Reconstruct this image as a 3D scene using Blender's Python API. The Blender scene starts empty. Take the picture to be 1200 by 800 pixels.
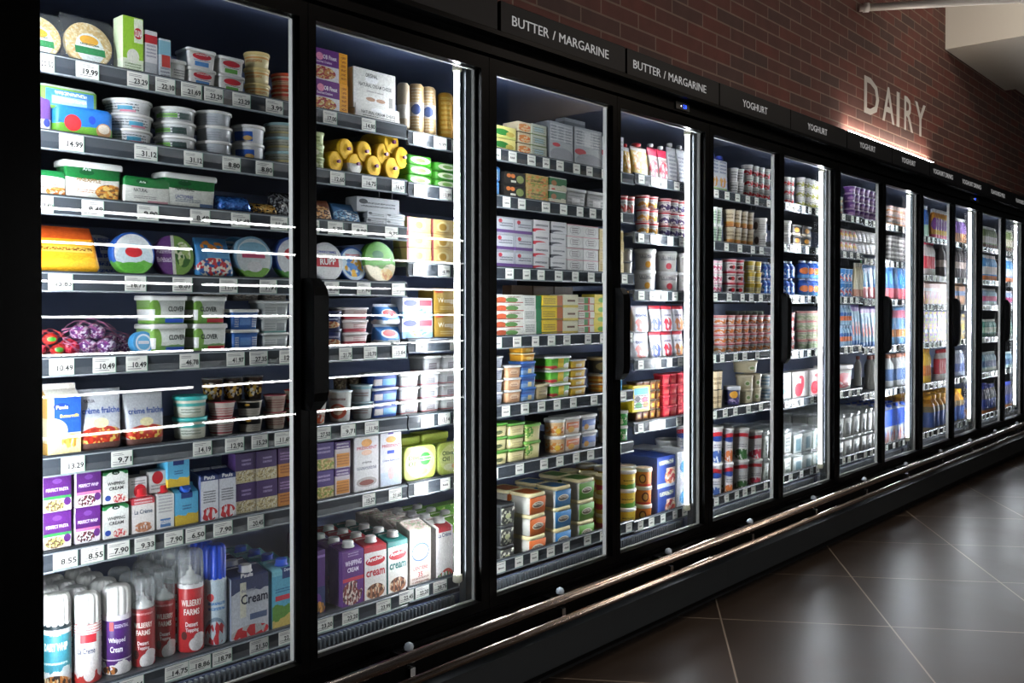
import bpy, math, random
from mathutils import Vector, Matrix
random.seed(7)
R = random.Random(11)
sc = bpy.context.scene
COL = sc.collection

# ------------------------------------------------------------------ camera, light, exposure
CAM_H, CAM_D = 1.36, 2.2
YAW, PITCH, FPX, CY = math.radians(48.608), math.radians(-0.683), 1080.0, 375.917
cd = bpy.data.cameras.new('camera'); cam = bpy.data.objects.new('camera', cd); COL.objects.link(cam)
cd.sensor_width = 36.0; cd.lens = 36.0 * FPX / 1200.0; cd.shift_y = (CY - 400.0) / 1200.0
cd.clip_start = 0.05; cd.clip_end = 100
cF = Vector((math.sin(YAW) * math.cos(PITCH), math.cos(YAW) * math.cos(PITCH), math.sin(PITCH)))
cR = Vector((math.cos(YAW), -math.sin(YAW), 0)); cU = cR.cross(cF)
M = Matrix((cR, cU, -cF)).transposed().to_4x4(); M.translation = Vector((0, -CAM_D, CAM_H))
cam.matrix_world = M
sc.camera = cam
sc.view_settings.view_transform = 'Standard'; sc.view_settings.look = 'None'
sc.view_settings.gamma = 1.0; sc.view_settings.use_curve_mapping = False
sc.view_settings.exposure = 0.0
try:
    sc.cycles.max_bounces = 8; sc.cycles.transparent_max_bounces = 16
    sc.cycles.sample_clamp_indirect = 4.0
except Exception: pass

TUBE_POWER = 132.0        # emission strength of the upright case lights
OPP_POWER = 32.0         # shelf lights of the fixture across the aisle
STRIP_POWER = 90.0       # strip under the painted wall lettering
w = bpy.data.worlds.new('dim_shop_air'); sc.world = w; w.use_nodes = True
w.node_tree.nodes['Background'].inputs[0].default_value = (0.9, 0.95, 1.0, 1)
w.node_tree.nodes['Background'].inputs[1].default_value = 0.012

def added_lamp_light(x, y, z, power, col, sx, sy, rx=0.0, ry=0.0):
    l = bpy.data.lights.new('added_lamp_light', 'AREA'); l.shape = 'RECTANGLE'; l.size = sx; l.size_y = sy
    l.energy = power; l.color = col
    o = bpy.data.objects.new('added_lamp_light', l); COL.objects.link(o); o.location = (x, y, z); o.rotation_euler = (rx, ry, 0)
    return o
l_ = added_lamp_light(3.3, -1.75, 4.0, 13, (1.0, .88, .78), .3, .3); l_.data.spread = math.radians(62)  # added unseen lamp, narrow spread, brightens the floor but not the wall
l_ = added_lamp_light(6.0, -1.9, 4.0, 13, (1.0, .88, .78), .3, .3); l_.data.spread = math.radians(62)  # second added floor lamp, also out of view
added_lamp_light(3.6, -3.0, 4.05, 22, (1.0, .86, .76), 1.2, .3)  # added lamp out of view, dim warm fill over the aisle
added_lamp_light(6.6, -3.2, 4.05, 32, (1.0, .84, .72), 1.2, .3)  # second added fill lamp, farther along the aisle
added_lamp_light(6.2, -1.2, 3.9, 16, (1.0, .93, .84), .3, .3, 0, math.radians(-68))  # added lamp out of view, aimed at the beam to light it

# ------------------------------------------------------------------ photograph to place: points on a known upright plane
def at(px, py, y):
    a, b = (px - 600) / FPX, (CY - py) / FPX
    d = cF + a * cR + b * cU
    t = (y + CAM_D) / d.y
    return (d.x * t, CAM_H + d.z * t)
def X_(px, y): return at(px, 372, y)[0]

# ------------------------------------------------------------------ materials
def lin(c):
    if isinstance(c, str):
        c = tuple(int(c[i:i + 2], 16) / 255 for i in (0, 2, 4))
    return tuple((v / 12.92 if v <= .04045 else ((v + .055) / 1.055) ** 2.4) for v in c) + (1,)
_m = {}
def mat(name, col='808080', rough=.5, metal=0., emit=None, es=0., alpha=None, bump=None, spec=.5):
    if name in _m: return _m[name]
    m = bpy.data.materials.new(name); m.use_nodes = True
    b = m.node_tree.nodes['Principled BSDF']
    b.inputs['Base Color'].default_value = lin(col); b.inputs['Roughness'].default_value = rough
    b.inputs['Metallic'].default_value = metal; b.inputs['Specular IOR Level'].default_value = spec
    if emit: b.inputs['Emission Color'].default_value = lin(emit); b.inputs['Emission Strength'].default_value = es
    nt = m.node_tree
    if bump is not None:
        n = nt.nodes.new('ShaderNodeTexNoise'); n.inputs['Scale'].default_value = bump[0]
        tc = nt.nodes.new('ShaderNodeTexCoord'); nt.links.new(tc.outputs['Object'], n.inputs['Vector'])
        bp = nt.nodes.new('ShaderNodeBump'); bp.inputs['Strength'].default_value = bump[1]
        nt.links.new(n.outputs['Fac'], bp.inputs['Height']); nt.links.new(bp.outputs['Normal'], b.inputs['Normal'])
        mr = nt.nodes.new('ShaderNodeMapRange'); mr.inputs['To Min'].default_value = max(.02, rough - .1); mr.inputs['To Max'].default_value = rough + .12
        nt.links.new(n.outputs['Fac'], mr.inputs['Value']); nt.links.new(mr.outputs[0], b.inputs['Roughness'])
    _m[name] = m
    return m
def clear(name, tint=(1, 1, 1), ior=1.45, rough=0.0, haze=0.0, hcol='ffffff'):
    """thin clear plastic or glass: see-through straight on, mirroring at a slant"""
    if name in _m: return _m[name]
    m = bpy.data.materials.new(name); m.use_nodes = True; nt = m.node_tree; nt.nodes.clear()
    o = nt.nodes.new('ShaderNodeOutputMaterial'); t = nt.nodes.new('ShaderNodeBsdfTransparent'); t.inputs[0].default_value = (*tint, 1)
    g = nt.nodes.new('ShaderNodeBsdfGlossy'); g.inputs['Roughness'].default_value = rough
    lw = nt.nodes.new('ShaderNodeLayerWeight'); lw.inputs['Blend'].default_value = .5
    pw = nt.nodes.new('ShaderNodeMath'); pw.operation = 'POWER'; pw.inputs[1].default_value = 5; nt.links.new(lw.outputs['Facing'], pw.inputs[0])
    r0 = ((ior - 1) / (ior + 1)) ** 2
    f = nt.nodes.new('ShaderNodeMath'); f.operation = 'MULTIPLY_ADD'; f.inputs[1].default_value = 1 - r0; f.inputs[2].default_value = r0; nt.links.new(pw.outputs[0], f.inputs[0])
    mx = nt.nodes.new('ShaderNodeMixShader'); nt.links.new(f.outputs[0], mx.inputs[0]); nt.links.new(t.outputs[0], mx.inputs[1]); nt.links.new(g.outputs[0], mx.inputs[2])
    out = mx
    if haze:
        d = nt.nodes.new('ShaderNodeBsdfDiffuse'); d.inputs[0].default_value = lin(hcol)
        m2 = nt.nodes.new('ShaderNodeMixShader'); m2.inputs[0].default_value = haze
        nt.links.new(mx.outputs[0], m2.inputs[1]); nt.links.new(d.outputs[0], m2.inputs[2]); out = m2
    nt.links.new(out.outputs[0], o.inputs[0]); _m[name] = m
    return m

_pc = [0]
def P(base, *els, rough=.38, name='printed_pack', metal=0.):
    """printed packaging: a base colour with bands, ellipses, rectangles, food pictures and fine print,
       laid out in the pack's own 0-1 box (x across the front, z up)"""
    key = ('P', base, els, rough, metal)
    if key in _m: return _m[key]
    m = bpy.data.materials.new(name); m.use_nodes = True; nt = m.node_tree; N = nt.nodes; L = nt.links
    b = N['Principled BSDF']; b.inputs['Roughness'].default_value = rough; b.inputs['Metallic'].default_value = metal
    tc = N.new('ShaderNodeTexCoord'); sp = N.new('ShaderNodeSeparateXYZ'); L.new(tc.outputs['Generated'], sp.inputs[0])
    def mth(op, a, c=None):
        n = N.new('ShaderNodeMath'); n.operation = op
        for i, v in enumerate((a, c)):
            if v is None: continue
            if isinstance(v, (int, float)): n.inputs[i].default_value = v
            else: L.new(v, n.inputs[i])
        return n.outputs[0]
    X, Yy, Z = sp.outputs[0], sp.outputs[1], sp.outputs[2]
    cur = None
    def setc(sock, c):
        if isinstance(c, str): sock.default_value = lin(c)
        else: L.new(c, sock)
    cur = base
    def over(mask, c):
        nonlocal cur
        n = N.new('ShaderNodeMix'); n.data_type = 'RGBA'; L.new(mask, n.inputs[0]); setc(n.inputs[6], cur); setc(n.inputs[7], c); cur = n.outputs[2]
    def ell(cx, cz, rx, rz):
        a = N.new('ShaderNodeVectorMath'); a.operation = 'SUBTRACT'; L.new(tc.outputs['Generated'], a.inputs[0]); a.inputs[1].default_value = (cx, 0, cz)
        s = N.new('ShaderNodeVectorMath'); s.operation = 'MULTIPLY'; L.new(a.outputs[0], s.inputs[0]); s.inputs[1].default_value = (1 / rx, 0, 1 / rz)
        q = N.new('ShaderNodeVectorMath'); q.operation = 'LENGTH'; L.new(s.outputs[0], q.inputs[0])
        return mth('LESS_THAN', q.outputs['Value'], 1.0)
    def rect(x0, x1, z0, z1):
        r = mth('MULTIPLY', mth('LESS_THAN', mth('ABSOLUTE', mth('SUBTRACT', X, (x0 + x1) / 2)), abs(x1 - x0) / 2),
                mth('LESS_THAN', mth('ABSOLUTE', mth('SUBTRACT', Z, (z0 + z1) / 2)), abs(z1 - z0) / 2))
        return r
    for e in els:
        k = e[0]
        if k == 'b':   # band z0 z1 col
            over(mth('LESS_THAN', mth('ABSOLUTE', mth('SUBTRACT', Z, (e[1] + e[2]) / 2)), abs(e[2] - e[1]) / 2), e[3])
        elif k == 'e': over(ell(*e[1:5]), e[5])
        elif k == 'r': over(rect(*e[1:5]), e[5])
        elif k == 's': over(mth('LESS_THAN', X, .012), e[1])          # left side panel
        elif k == 'w':                                               # wavy edge: everything below z is col
            n = N.new('ShaderNodeTexNoise'); n.inputs['Scale'].default_value = e[3] if len(e) > 3 else 3.0; L.new(tc.outputs['Generated'], n.inputs['Vector'])
            over(mth('LESS_THAN', Z, mth('ADD', mth('MULTIPLY', n.outputs['Fac'], .35), e[1] - .17)), e[2])
        elif k == 'f':  # food picture: cx cz rx rz colA colB colC
            v = N.new('ShaderNodeTexVoronoi'); v.inputs['Scale'].default_value = 14.0 if len(e) < 9 else e[8] * 1.5; L.new(tc.outputs['Generated'], v.inputs['Vector'])
            cr = N.new('ShaderNodeValToRGB'); s3 = N.new('ShaderNodeSeparateColor'); L.new(v.outputs['Color'], s3.inputs[0]); L.new(s3.outputs[0], cr.inputs[0])
            cr.color_ramp.interpolation = 'CONSTANT'; cr.color_ramp.elements[0].color = lin(e[5]); cr.color_ramp.elements[1].position = .4; cr.color_ramp.elements[1].color = lin(e[6])
            el = cr.color_ramp.elements.new(.72); el.color = lin(e[7])
            over(ell(*e[1:5]), cr.outputs[0])
        elif k == 't':  # rows of fine print: x0 x1 z0 z1 col rows
            rows = e[6] if len(e) > 6 else 3
            n = N.new('ShaderNodeTexNoise'); n.inputs['Scale'].default_value = 1.0; n.inputs['Detail'].default_value = 2
            mp = N.new('ShaderNodeMapping'); mp.inputs['Scale'].default_value = (38, .01, 5 * rows / max(.05, (e[4] - e[3]))); L.new(tc.outputs['Generated'], mp.inputs[0]); L.new(mp.outputs[0], n.inputs['Vector'])
            ph = mth('FRACT', mth('MULTIPLY', mth('SUBTRACT', Z, e[3]), rows / (e[4] - e[3])))
            ink = mth('MULTIPLY', mth('GREATER_THAN', n.outputs['Fac'], .47), mth('MULTIPLY', mth('GREATER_THAN', ph, .3), mth('LESS_THAN', ph, .85)))
            over(mth('MULTIPLY', rect(*e[1:5]), ink), e[5])
    # small printed detail and slight unevenness of the ink
    dn = N.new('ShaderNodeTexNoise'); dn.inputs['Scale'].default_value = 22.0; dn.inputs['Detail'].default_value = 3; dn.inputs['Roughness'].default_value = .7; L.new(tc.outputs['Generated'], dn.inputs['Vector'])
    dr = N.new('ShaderNodeMapRange'); dr.inputs['From Min'].default_value = .35; dr.inputs['From Max'].default_value = .65; dr.inputs['To Min'].default_value = .80; dr.inputs['To Max'].default_value = 1.06; L.new(dn.outputs['Fac'], dr.inputs['Value'])
    dx = N.new('ShaderNodeMix'); dx.data_type = 'RGBA'; dx.blend_type = 'MULTIPLY'; dx.inputs[0].default_value = 1.0; setc(dx.inputs[6], cur); L.new(dr.outputs[0], dx.inputs[7]); cur = dx.outputs[2]
    if isinstance(cur, str): b.inputs['Base Color'].default_value = lin(cur)
    else: L.new(cur, b.inputs['Base Color'])
    _m[key] = m
    return m

WHT = mat('white_plastic', 'dcdcd8', .4); CREAM_PL = mat('cream_plastic', 'e8dca8', .4)
BLK = mat('black_enamel', '030303', .3, spec=.06); BLKM = mat('black_matt', '060607', .6, spec=.25)
def pl(hexc, rough=.38): return mat('plastic_' + hexc, hexc, rough)
GLASS = clear('door_glass', (.95, .965, .965), 1.5)
CLEARPL = clear('clear_plastic', (.9, .92, .92), 1.5, .08, .20, 'f0f4f6')
BAGPL = clear('clear_bag_film', (.97, .98, .98), 1.35, .12, .035, 'f0f4f6')
ALU = mat('brushed_aluminium', 'c8c8c4', .28, 1.0)
STEEL = mat('polished_steel', 'c8b4a6', .27, 1.0)
CHROME = mat('chrome', 'd8d8d8', .12, 1.0)
RAILM = mat('price_rail_plastic', '353a40', .2)
RAILEDGE_LIT = mat('price_rail_lip_lit', '7e8488', .25)  # lighter than the rail: light on the edge put into the colour
SHELFM = mat('shelf_steel', '2b2e33', .4)
INK = mat('black_ink', '151515', .6); PAPER = mat('tag_paper', 'd9d9d2', .55); TAGEDGE = mat('tag_green_edge', '6f9a84', .5); GREY_INK = mat('grey_ink', '77777a', .6)

# ------------------------------------------------------------------ mesh builder
class MB:
    def __init__(s): s.v = []; s.f = []; s.m = []; s.mats = []; s.sm = []
    def mi(s, m):
        if m not in s.mats: s.mats.append(m)
        return s.mats.index(m)
    def quadbox(s, x0, x1, y0, y1, z0, z1, m):
        n = len(s.v); i = s.mi(m)
        s.v += [(x0, y0, z0), (x1, y0, z0), (x1, y1, z0), (x0, y1, z0), (x0, y0, z1), (x1, y0, z1), (x1, y1, z1), (x0, y1, z1)]
        for f in ((0, 3, 2, 1), (4, 5, 6, 7), (0, 1, 5, 4), (1, 2, 6, 5), (2, 3, 7, 6), (3, 0, 4, 7)):
            s.f.append([n + k for k in f]); s.m.append(i); s.sm.append(False)
    def rings(s, rings, m, smooth=True, cap0=True, cap1=True, closed=True):
        """rings: list of point lists of equal length, lofted"""
        i = s.mi(m); n0 = len(s.v); k = len(rings[0])
        for r in rings: s.v += [tuple(p) for p in r]
        for a in range(len(rings) - 1):
            for b in range(k if closed else k - 1):
                p, q = n0 + a * k, n0 + (a + 1) * k; c = (b + 1) % k
                s.f.append([p + b, p + c, q + c, q + b]); s.m.append(i); s.sm.append(smooth)
        if cap0: s.f.append([n0 + b for b in reversed(range(k))]); s.m.append(i); s.sm.append(False)
        if cap1: s.f.append([n0 + (len(rings) - 1) * k + b for b in range(k)]); s.m.append(i); s.sm.append(False)
    def lathe(s, prof, m, seg=20, cx=0, cy=0, smooth=True, flute=0, fn=12, wrapax=None):
        rr = []
        for r, z in prof:
            ring = []
            for j in range(seg):
                a = 2 * math.pi * j / seg
                q = r * (1 + flute * math.cos(a * fn)) if flute else r
                ring.append((cx + q * math.cos(a), cy + q * math.sin(a), z))
            rr.append(ring)
        s.rings(rr, m, smooth)
    def rrect(s, secs, m, rad=.2, n=3, smooth=True):
        """secs: (halfx, halfy, z[, radius]) lofted rounded rectangles"""
        rr = []
        for sec in secs:
            hx, hy, z = sec[:3]; r = min(hx, hy) * (sec[3] if len(sec) > 3 else rad)
            ring = []
            for (sx, sy, a0) in ((1, 1, 0), (-1, 1, 90), (-1, -1, 180), (1, -1, 270)):
                for j in range(n + 1):
                    a = math.radians(a0 + 90 * j / n)
                    ring.append((sx * (hx - r) + r * math.cos(a), sy * (hy - r) + r * math.sin(a), z))
            rr.append(ring)
        s.rings(rr, m, smooth)
    def bbox(s, w, d, h, m, bev=.003, z=0, x=0, y=0):
        b = min(bev, w * .2, d * .2, h * .2)
        secs = [(w / 2 - b, d / 2 - b, z), (w / 2, d / 2, z + b), (w / 2, d / 2, z + h - b), (w / 2 - b, d / 2 - b, z + h)]
        rr = [[(x + a, y + c, zz) for (a, c) in ((-hx, -hy), (hx, -hy), (hx, hy), (-hx, hy))] for hx, hy, zz in secs]
        s.rings(rr, m, False)
    def tube(s, pts, r, m, seg=10):
        rr = []
        for i, p in enumerate(pts):
            p = Vector(p); a = Vector(pts[max(i - 1, 0)]); b = Vector(pts[min(i + 1, len(pts) - 1)]); t = (b - a).normalized()
            u = t.cross(Vector((0, 0, 1)));
            if u.length < .1: u = t.cross(Vector((0, 1, 0)))
            u.normalize(); v = t.cross(u)
            rr.append([tuple(p + r * (math.cos(q) * u + math.sin(q) * v)) for q in (2 * math.pi * j / seg for j in range(seg))])
        s.rings(rr, m, True)
    def text(s, txt, x0, x1, z0, z1, m, y=0, fit='box', wrap=None, bold=0.0, tilt=0.0):
        """lettering on the front (-Y) face; wrap=radius bends it round a cylinder"""
        vs, fs, asp = glyphs(txt, bold); i = s.mi(m); n = len(s.v)
        W, H = x1 - x0, z1 - z0
        if fit == 'keep':
            if asp * H < W: nw = asp * H; x0 += (W - nw) / 2; W = nw
            else: nh = W / asp; z0 += (H - nh) / 2; H = nh
        for (a, b) in vs:
            x, z = x0 + a * W, z0 + b * H + tilt * (a - .5) * W
            if wrap: s.v.append((wrap * math.sin(x / wrap), -wrap * math.cos(x / wrap), z))
            else: s.v.append((x, y, z))
        for f in fs: s.f.append([n + k for k in f]); s.m.append(i); s.sm.append(False)
    def xf(s, M, n0=0):
        for k in range(n0, len(s.v)): s.v[k] = tuple(M @ Vector(s.v[k]))
    def mesh(s, name):
        me = bpy.data.meshes.new(name); me.from_pydata(s.v, [], s.f)
        for m in s.mats: me.materials.append(m)
        me.polygons.foreach_set('material_index', s.m); me.polygons.foreach_set('use_smooth', s.sm); me.update()
        return me
_g = {}
def glyphs(txt, bold=0.0):
    k = (txt, bold)
    if k in _g: return _g[k]
    c = bpy.data.curves.new('lettering', 'FONT'); c.body = txt; c.size = 1.0; c.resolution_u = 2; c.offset = bold; c.fill_mode = 'FRONT'
    o = bpy.data.objects.new('lettering', c); COL.objects.link(o)
    dg = bpy.context.evaluated_depsgraph_get(); me = bpy.data.meshes.new_from_object(o.evaluated_get(dg))
    vs = [(v.co.x, v.co.y) for v in me.vertices]; fs = [list(p.vertices) for p in me.polygons]
    bpy.data.objects.remove(o); bpy.data.meshes.remove(me); bpy.data.curves.remove(c)
    xs = [v[0] for v in vs]; ys = [v[1] for v in vs]
    x0, x1, y0, y1 = min(xs), max(xs), min(ys), max(ys)
    out = ([((x - x0) / (x1 - x0), (y - y0) / (y1 - y0)) for x, y in vs], fs, (x1 - x0) / (y1 - y0))
    _g[k] = out
    return out
def link(name, data, parent=None, loc=(0, 0, 0), rot=(0, 0, 0)):
    o = bpy.data.objects.new(name, data); COL.objects.link(o); o.location = loc; o.rotation_euler = rot
    if parent: o.parent = parent
    return o
def tag(o, label, cat, group=None):
    o['label'] = label; o['category'] = cat
    if group: o['group'] = group
    return o
def struct(name, mb, parent=None):
    o = link(name, mb.mesh(name), parent); o['kind'] = 'structure'; return o
def thing(name, label, cat, loc=(0, 0, 0), group=None):
    return tag(link(name, None, None, loc), label, cat, group)
def dup(root, loc, rot=None):
    r = root.copy(); COL.objects.link(r); r.location = loc
    if rot is not None: r.rotation_euler = rot
    for ch in list(root.children):
        c = ch.copy(); COL.objects.link(c); c.parent = r
        for g in list(ch.children):
            d = g.copy(); COL.objects.link(d); d.parent = c
    return r
# ------------------------------------------------------------------ the room
def floor_mat():
    m = bpy.data.materials.new('stone_floor_tiles'); m.use_nodes = True; nt = m.node_tree; N = nt.nodes; L = nt.links; b = N['Principled BSDF']
    tc = N.new('ShaderNodeTexCoord'); mp = N.new('ShaderNodeMapping')
    a = math.radians(33.4)
    # rotate the object's coordinates by -a, then shift so the grout lines fall where they lie
    mp.vector_type = 'POINT'; mp.inputs['Rotation'].default_value = (0, 0, -a); mp.inputs['Location'].default_value = (-2.921 + .75 * 8, 2.186 + .714 * 8, 0)
    L.new(tc.outputs['Object'], mp.inputs[0])
    br = N.new('ShaderNodeTexBrick'); L.new(mp.outputs[0], br.inputs['Vector']); br.offset = 0; br.squash = 1
    br.inputs['Scale'].default_value = 1; br.inputs['Brick Width'].default_value = .75; br.inputs['Row Height'].default_value = .714
    br.inputs['Mortar Size'].default_value = .0035; br.inputs['Mortar Smooth'].default_value = .1; br.inputs['Bias'].default_value = 0
    br.inputs['Color1'].default_value = lin('2a231e'); br.inputs['Color2'].default_value = lin('302822'); br.inputs['Mortar'].default_value = lin('75695c')
    n = N.new('ShaderNodeTexNoise'); n.inputs['Scale'].default_value = 3.2; n.inputs['Detail'].default_value = 7; n.inputs['Distortion'].default_value = .6; L.new(tc.outputs['Object'], n.inputs['Vector'])
    mr = N.new('ShaderNodeMapRange'); L.new(n.outputs['Fac'], mr.inputs['Value']); mr.inputs['To Min'].default_value = .62; mr.inputs['To Max'].default_value = 1.35
    mx = N.new('ShaderNodeMix'); mx.data_type = 'RGBA'; mx.blend_type = 'MULTIPLY'; mx.inputs[0].default_value = 1
    L.new(br.outputs['Color'], mx.inputs[6]); L.new(mr.outputs[0], mx.inputs[7]); L.new(mx.outputs[2], b.inputs['Base Color'])
    r2 = N.new('ShaderNodeMapRange'); L.new(n.outputs['Fac'], r2.inputs['Value']); r2.inputs['To Min'].default_value = .28; r2.inputs['To Max'].default_value = .42; b.inputs['Specular IOR Level'].default_value = .07; L.new(r2.outputs[0], b.inputs['Roughness'])
    bp = N.new('ShaderNodeBump'); bp.inputs['Strength'].default_value = .25; bp.inputs['Distance'].default_value = .002; bp.invert = True
    L.new(br.outputs['Fac'], bp.inputs['Height']); L.new(bp.outputs['Normal'], b.inputs['Normal'])
    return m
def brick_mat():
    m = bpy.data.materials.new('red_brown_brick'); m.use_nodes = True; nt = m.node_tree; N = nt.nodes; L = nt.links; b = N['Principled BSDF']
    tc = N.new('ShaderNodeTexCoord'); sp = N.new('ShaderNodeSeparateXYZ'); cb = N.new('ShaderNodeCombineXYZ'); L.new(tc.outputs['Object'], sp.inputs[0])
    ad = N.new('ShaderNodeMath'); ad.operation = 'ADD'; ad.inputs[1].default_value = -2.487 + .066 * 60; L.new(sp.outputs[2], ad.inputs[0])
    ax = N.new('ShaderNodeMath'); ax.operation = 'ADD'; ax.inputs[1].default_value = .2; L.new(sp.outputs[0], ax.inputs[0])
    L.new(ax.outputs[0], cb.inputs[0]); L.new(ad.outputs[0], cb.inputs[1])
    br = N.new('ShaderNodeTexBrick'); L.new(cb.outputs[0], br.inputs['Vector']); br.offset = .5
    br.inputs['Scale'].default_value = 1; br.inputs['Brick Width'].default_value = .27; br.inputs['Row Height'].default_value = .066
    br.inputs['Mortar Size'].default_value = .0045; br.inputs['Mortar Smooth'].default_value = .2; br.inputs['Bias'].default_value = -.1
    br.inputs['Color1'].default_value = lin('66342a'); br.inputs['Color2'].default_value = lin('46332e'); br.inputs['Mortar'].default_value = lin('7e6858')
    n = N.new('ShaderNodeTexNoise'); n.inputs['Scale'].default_value = 9; n.inputs['Detail'].default_value = 6; L.new(tc.outputs['Object'], n.inputs['Vector'])
    mr = N.new('ShaderNodeMapRange'); L.new(n.outputs['Fac'], mr.inputs['Value']); mr.inputs['To Min'].default_value = .6; mr.inputs['To Max'].default_value = 1.35
    mx = N.new('ShaderNodeMix'); mx.data_type = 'RGBA'; mx.blend_type = 'MULTIPLY'; mx.inputs[0].default_value = 1
    L.new(br.outputs['Color'], mx.inputs[6]); L.new(mr.outputs[0], mx.inputs[7]); L.new(mx.outputs[2], b.inputs['Base Color'])
    b.inputs['Roughness'].default_value = .75
    bp = N.new('ShaderNodeBump'); bp.inputs['Strength'].default_value = .7; bp.inputs['Distance'].default_value = .006; bp.invert = True
    L.new(br.outputs['Fac'], bp.inputs['Height'])
    b2 = N.new('ShaderNodeBump'); b2.inputs['Strength'].default_value = .3; b2.inputs['Distance'].default_value = .004; L.new(n.outputs['Fac'], b2.inputs['Height']); L.new(bp.outputs['Normal'], b2.inputs['Normal'])
    L.new(b2.outputs['Normal'], b.inputs['Normal'])
    return m
mb = MB(); mb.quadbox(-3, 14, -6, 1.2, -.05, 0, floor_mat()); struct('floor', mb)
mb = MB(); mb.quadbox(-3, 14, 0, .12, 2.30, 4.4, brick_mat()); struct('wall_back', mb)
mb = MB(); mb.quadbox(-3, 14, -6, 1.2, 4.4, 4.45, mat('dark_ceiling_paint', '0b0b0d', .8)); struct('ceiling', mb)
mb = MB(); mb.quadbox(-3, 14, 1.1, 1.2, 0, 4.4, BLKM); struct('wall_behind_cases', mb).name = 'wall_rear'
# concrete beam and soffit where the wall meets the ceiling
CONC = mat('painted_concrete', 'c2bbae', .8, bump=(14, .25))
mb = MB(); mb.quadbox(7.53, 9.30, -4.5, 0, 3.36, 4.4, CONC); o = struct('ceiling_beam', mb); o.name = 'trim_1'
mb = MB(); mb.quadbox(9.34, 10.6, -4.5, 0, 3.44, 4.4, CONC); o = struct('ceiling_beam', mb); o.name = 'trim_2'
mb = MB(); mb.quadbox(9.30, 9.34, -4.5, 0, 3.395, 4.4, mat('dark_joint', '3a3633', .8)); o = struct('joint', mb); o.name = 'trim_3'
# pipe
t = thing('ceiling_pipe', 'white painted pipe running out from top of brick wall', 'pipe', (5.74, -.02, 3.235))
PIPE = mat('pipe_paint', 'c9c2b8', .35)
dv = Vector((.515, -.857, .0)).normalized()
mb = MB(); mb.tube([tuple(dv * k) for k in (0, .5, 1.5, 3.2, 4.6)], .023, PIPE, 14); link('pipe', mb.mesh('pipe'), t)
for k in (.02, .92, 2.1):
    mb = MB(); mb.tube([tuple(dv * k), tuple(dv * (k + .035))], .029, PIPE, 14); link('coupling', mb.mesh('coupling'), t)

# painted lettering and its light strip
LET = mat('faded_white_wall_paint', 'b8b4ac', .8)
mb = MB()
for ch, a, b in (('D', 1011.5, 1029), ('A', 1033, 1047), ('I', 1049.5, 1053), ('R', 1058.5, 1069), ('Y', 1071, 1083.5)):
    xa, xb = X_(a, -.003), X_(b, -.003)
    mb.text(ch, xa, xb, 2.612, 2.848, LET, y=-.003, bold=.012 if ch in 'DARY' else 0)
tag(link('wall_lettering', mb.mesh('wall_lettering')), 'large white DAIRY letters painted on the brick wall', 'lettering')
STRIP = mat('warm_white_strip', 'ffffff', .5, emit='fff2e6', es=STRIP_POWER)
t = thing('light_strip', 'glowing white light strip under the DAIRY letters', 'light strip', (5.53, -.032, 2.425))
mb = MB(); mb.quadbox(0, 1.60, -.012, .012, 0, .012, mat('strip_housing', 'b8b8b8', .4, 1)); link('housing', mb.mesh('housing'), t)
mb = MB(); mb.quadbox(.01, 1.59, -.009, .009, .0122, .018, STRIP); link('diffuser', mb.mesh('diffuser'), t)

# ------------------------------------------------------------------ the refrigerated cases
PER = 1.529; X0 = .8615
GA = (.8615, 1.5645); GB = (1.6208, 2.3119); GZ = (.352, 2.190)
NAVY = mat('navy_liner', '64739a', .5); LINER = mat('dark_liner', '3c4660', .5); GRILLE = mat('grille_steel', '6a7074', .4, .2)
SPACER = mat('grey_spacer', 'a8a8a4', .4)
FASC = mat('sign_panel_black', '0c0c0f', .5, spec=.25); MULL = mat('mullion_steel', '3c4144', .3, .6); PLINTH = mat('plinth_dark_green_grey', '15191b', .4)
TUBE = mat('case_light_tube', 'ffffff', .5, emit='f4f8ff', es=TUBE_POWER); CAPM = mat('tube_end_cap', 'c9c6b0', .4)
SIGNT = mat('sign_lettering', 'd8d8d8', .5, emit='ffffff', es=.12)
BLUELED = mat('display_digits', '2040ff', .4, emit='2a50ff', es=5)
ordn = ['first', 'second', 'third', 'fourth', 'fifth', 'sixth', 'seventh', 'eighth', 'ninth', 'tenth', 'eleventh', 'twelfth', 'thirteenth', 'fourteenth']
signs = {0: [None, None], 1: ['BUTTER / MARGARINE', 'BUTTER / MARGARINE'], 2: ['YOGHURT', 'YOGHURT'], 3: ['YOGHURT', 'YOGHURT'],
         4: ['YOGHURT DRINKS', 'YOGHURT DRINKS'], 5: ['FLAVOURED MILK', 'FLAVOURED MILK'], 6: ['FLAVOURED MILK', 'FLAVOURED MILK']}
signpx = {(1, 0): (600.5, 713), (1, 1): (742, 827), (2, 0): (870, 898.6), (2, 1): (946, 968.6), (3, 0): (1007, 1025), (3, 1): (1056, 1072), (4, 0): (1093, 1116), (4, 1): (1127, 1149), (5, 0): (1161, 1177), (5, 1): (1190, 1203)}
caselab = ['black glass-door fridge case nearest the camera at left edge', 'black glass-door fridge case under the two BUTTER / MARGARINE signs',
           'black glass-door fridge case right of the butter and margarine case', 'black glass-door fridge case under the glowing strip and DAIRY letters',
           'black glass-door fridge case under the two YOGHURT DRINKS signs', 'black glass-door fridge case just beyond the yoghurt drinks case', 'black glass-door fridge case farthest away at right edge']
def pane_mesh():
    mb = MB(); mb.quadbox(-.0, 1, -.009, .009, 0, 1, GLASS); return mb
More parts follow.
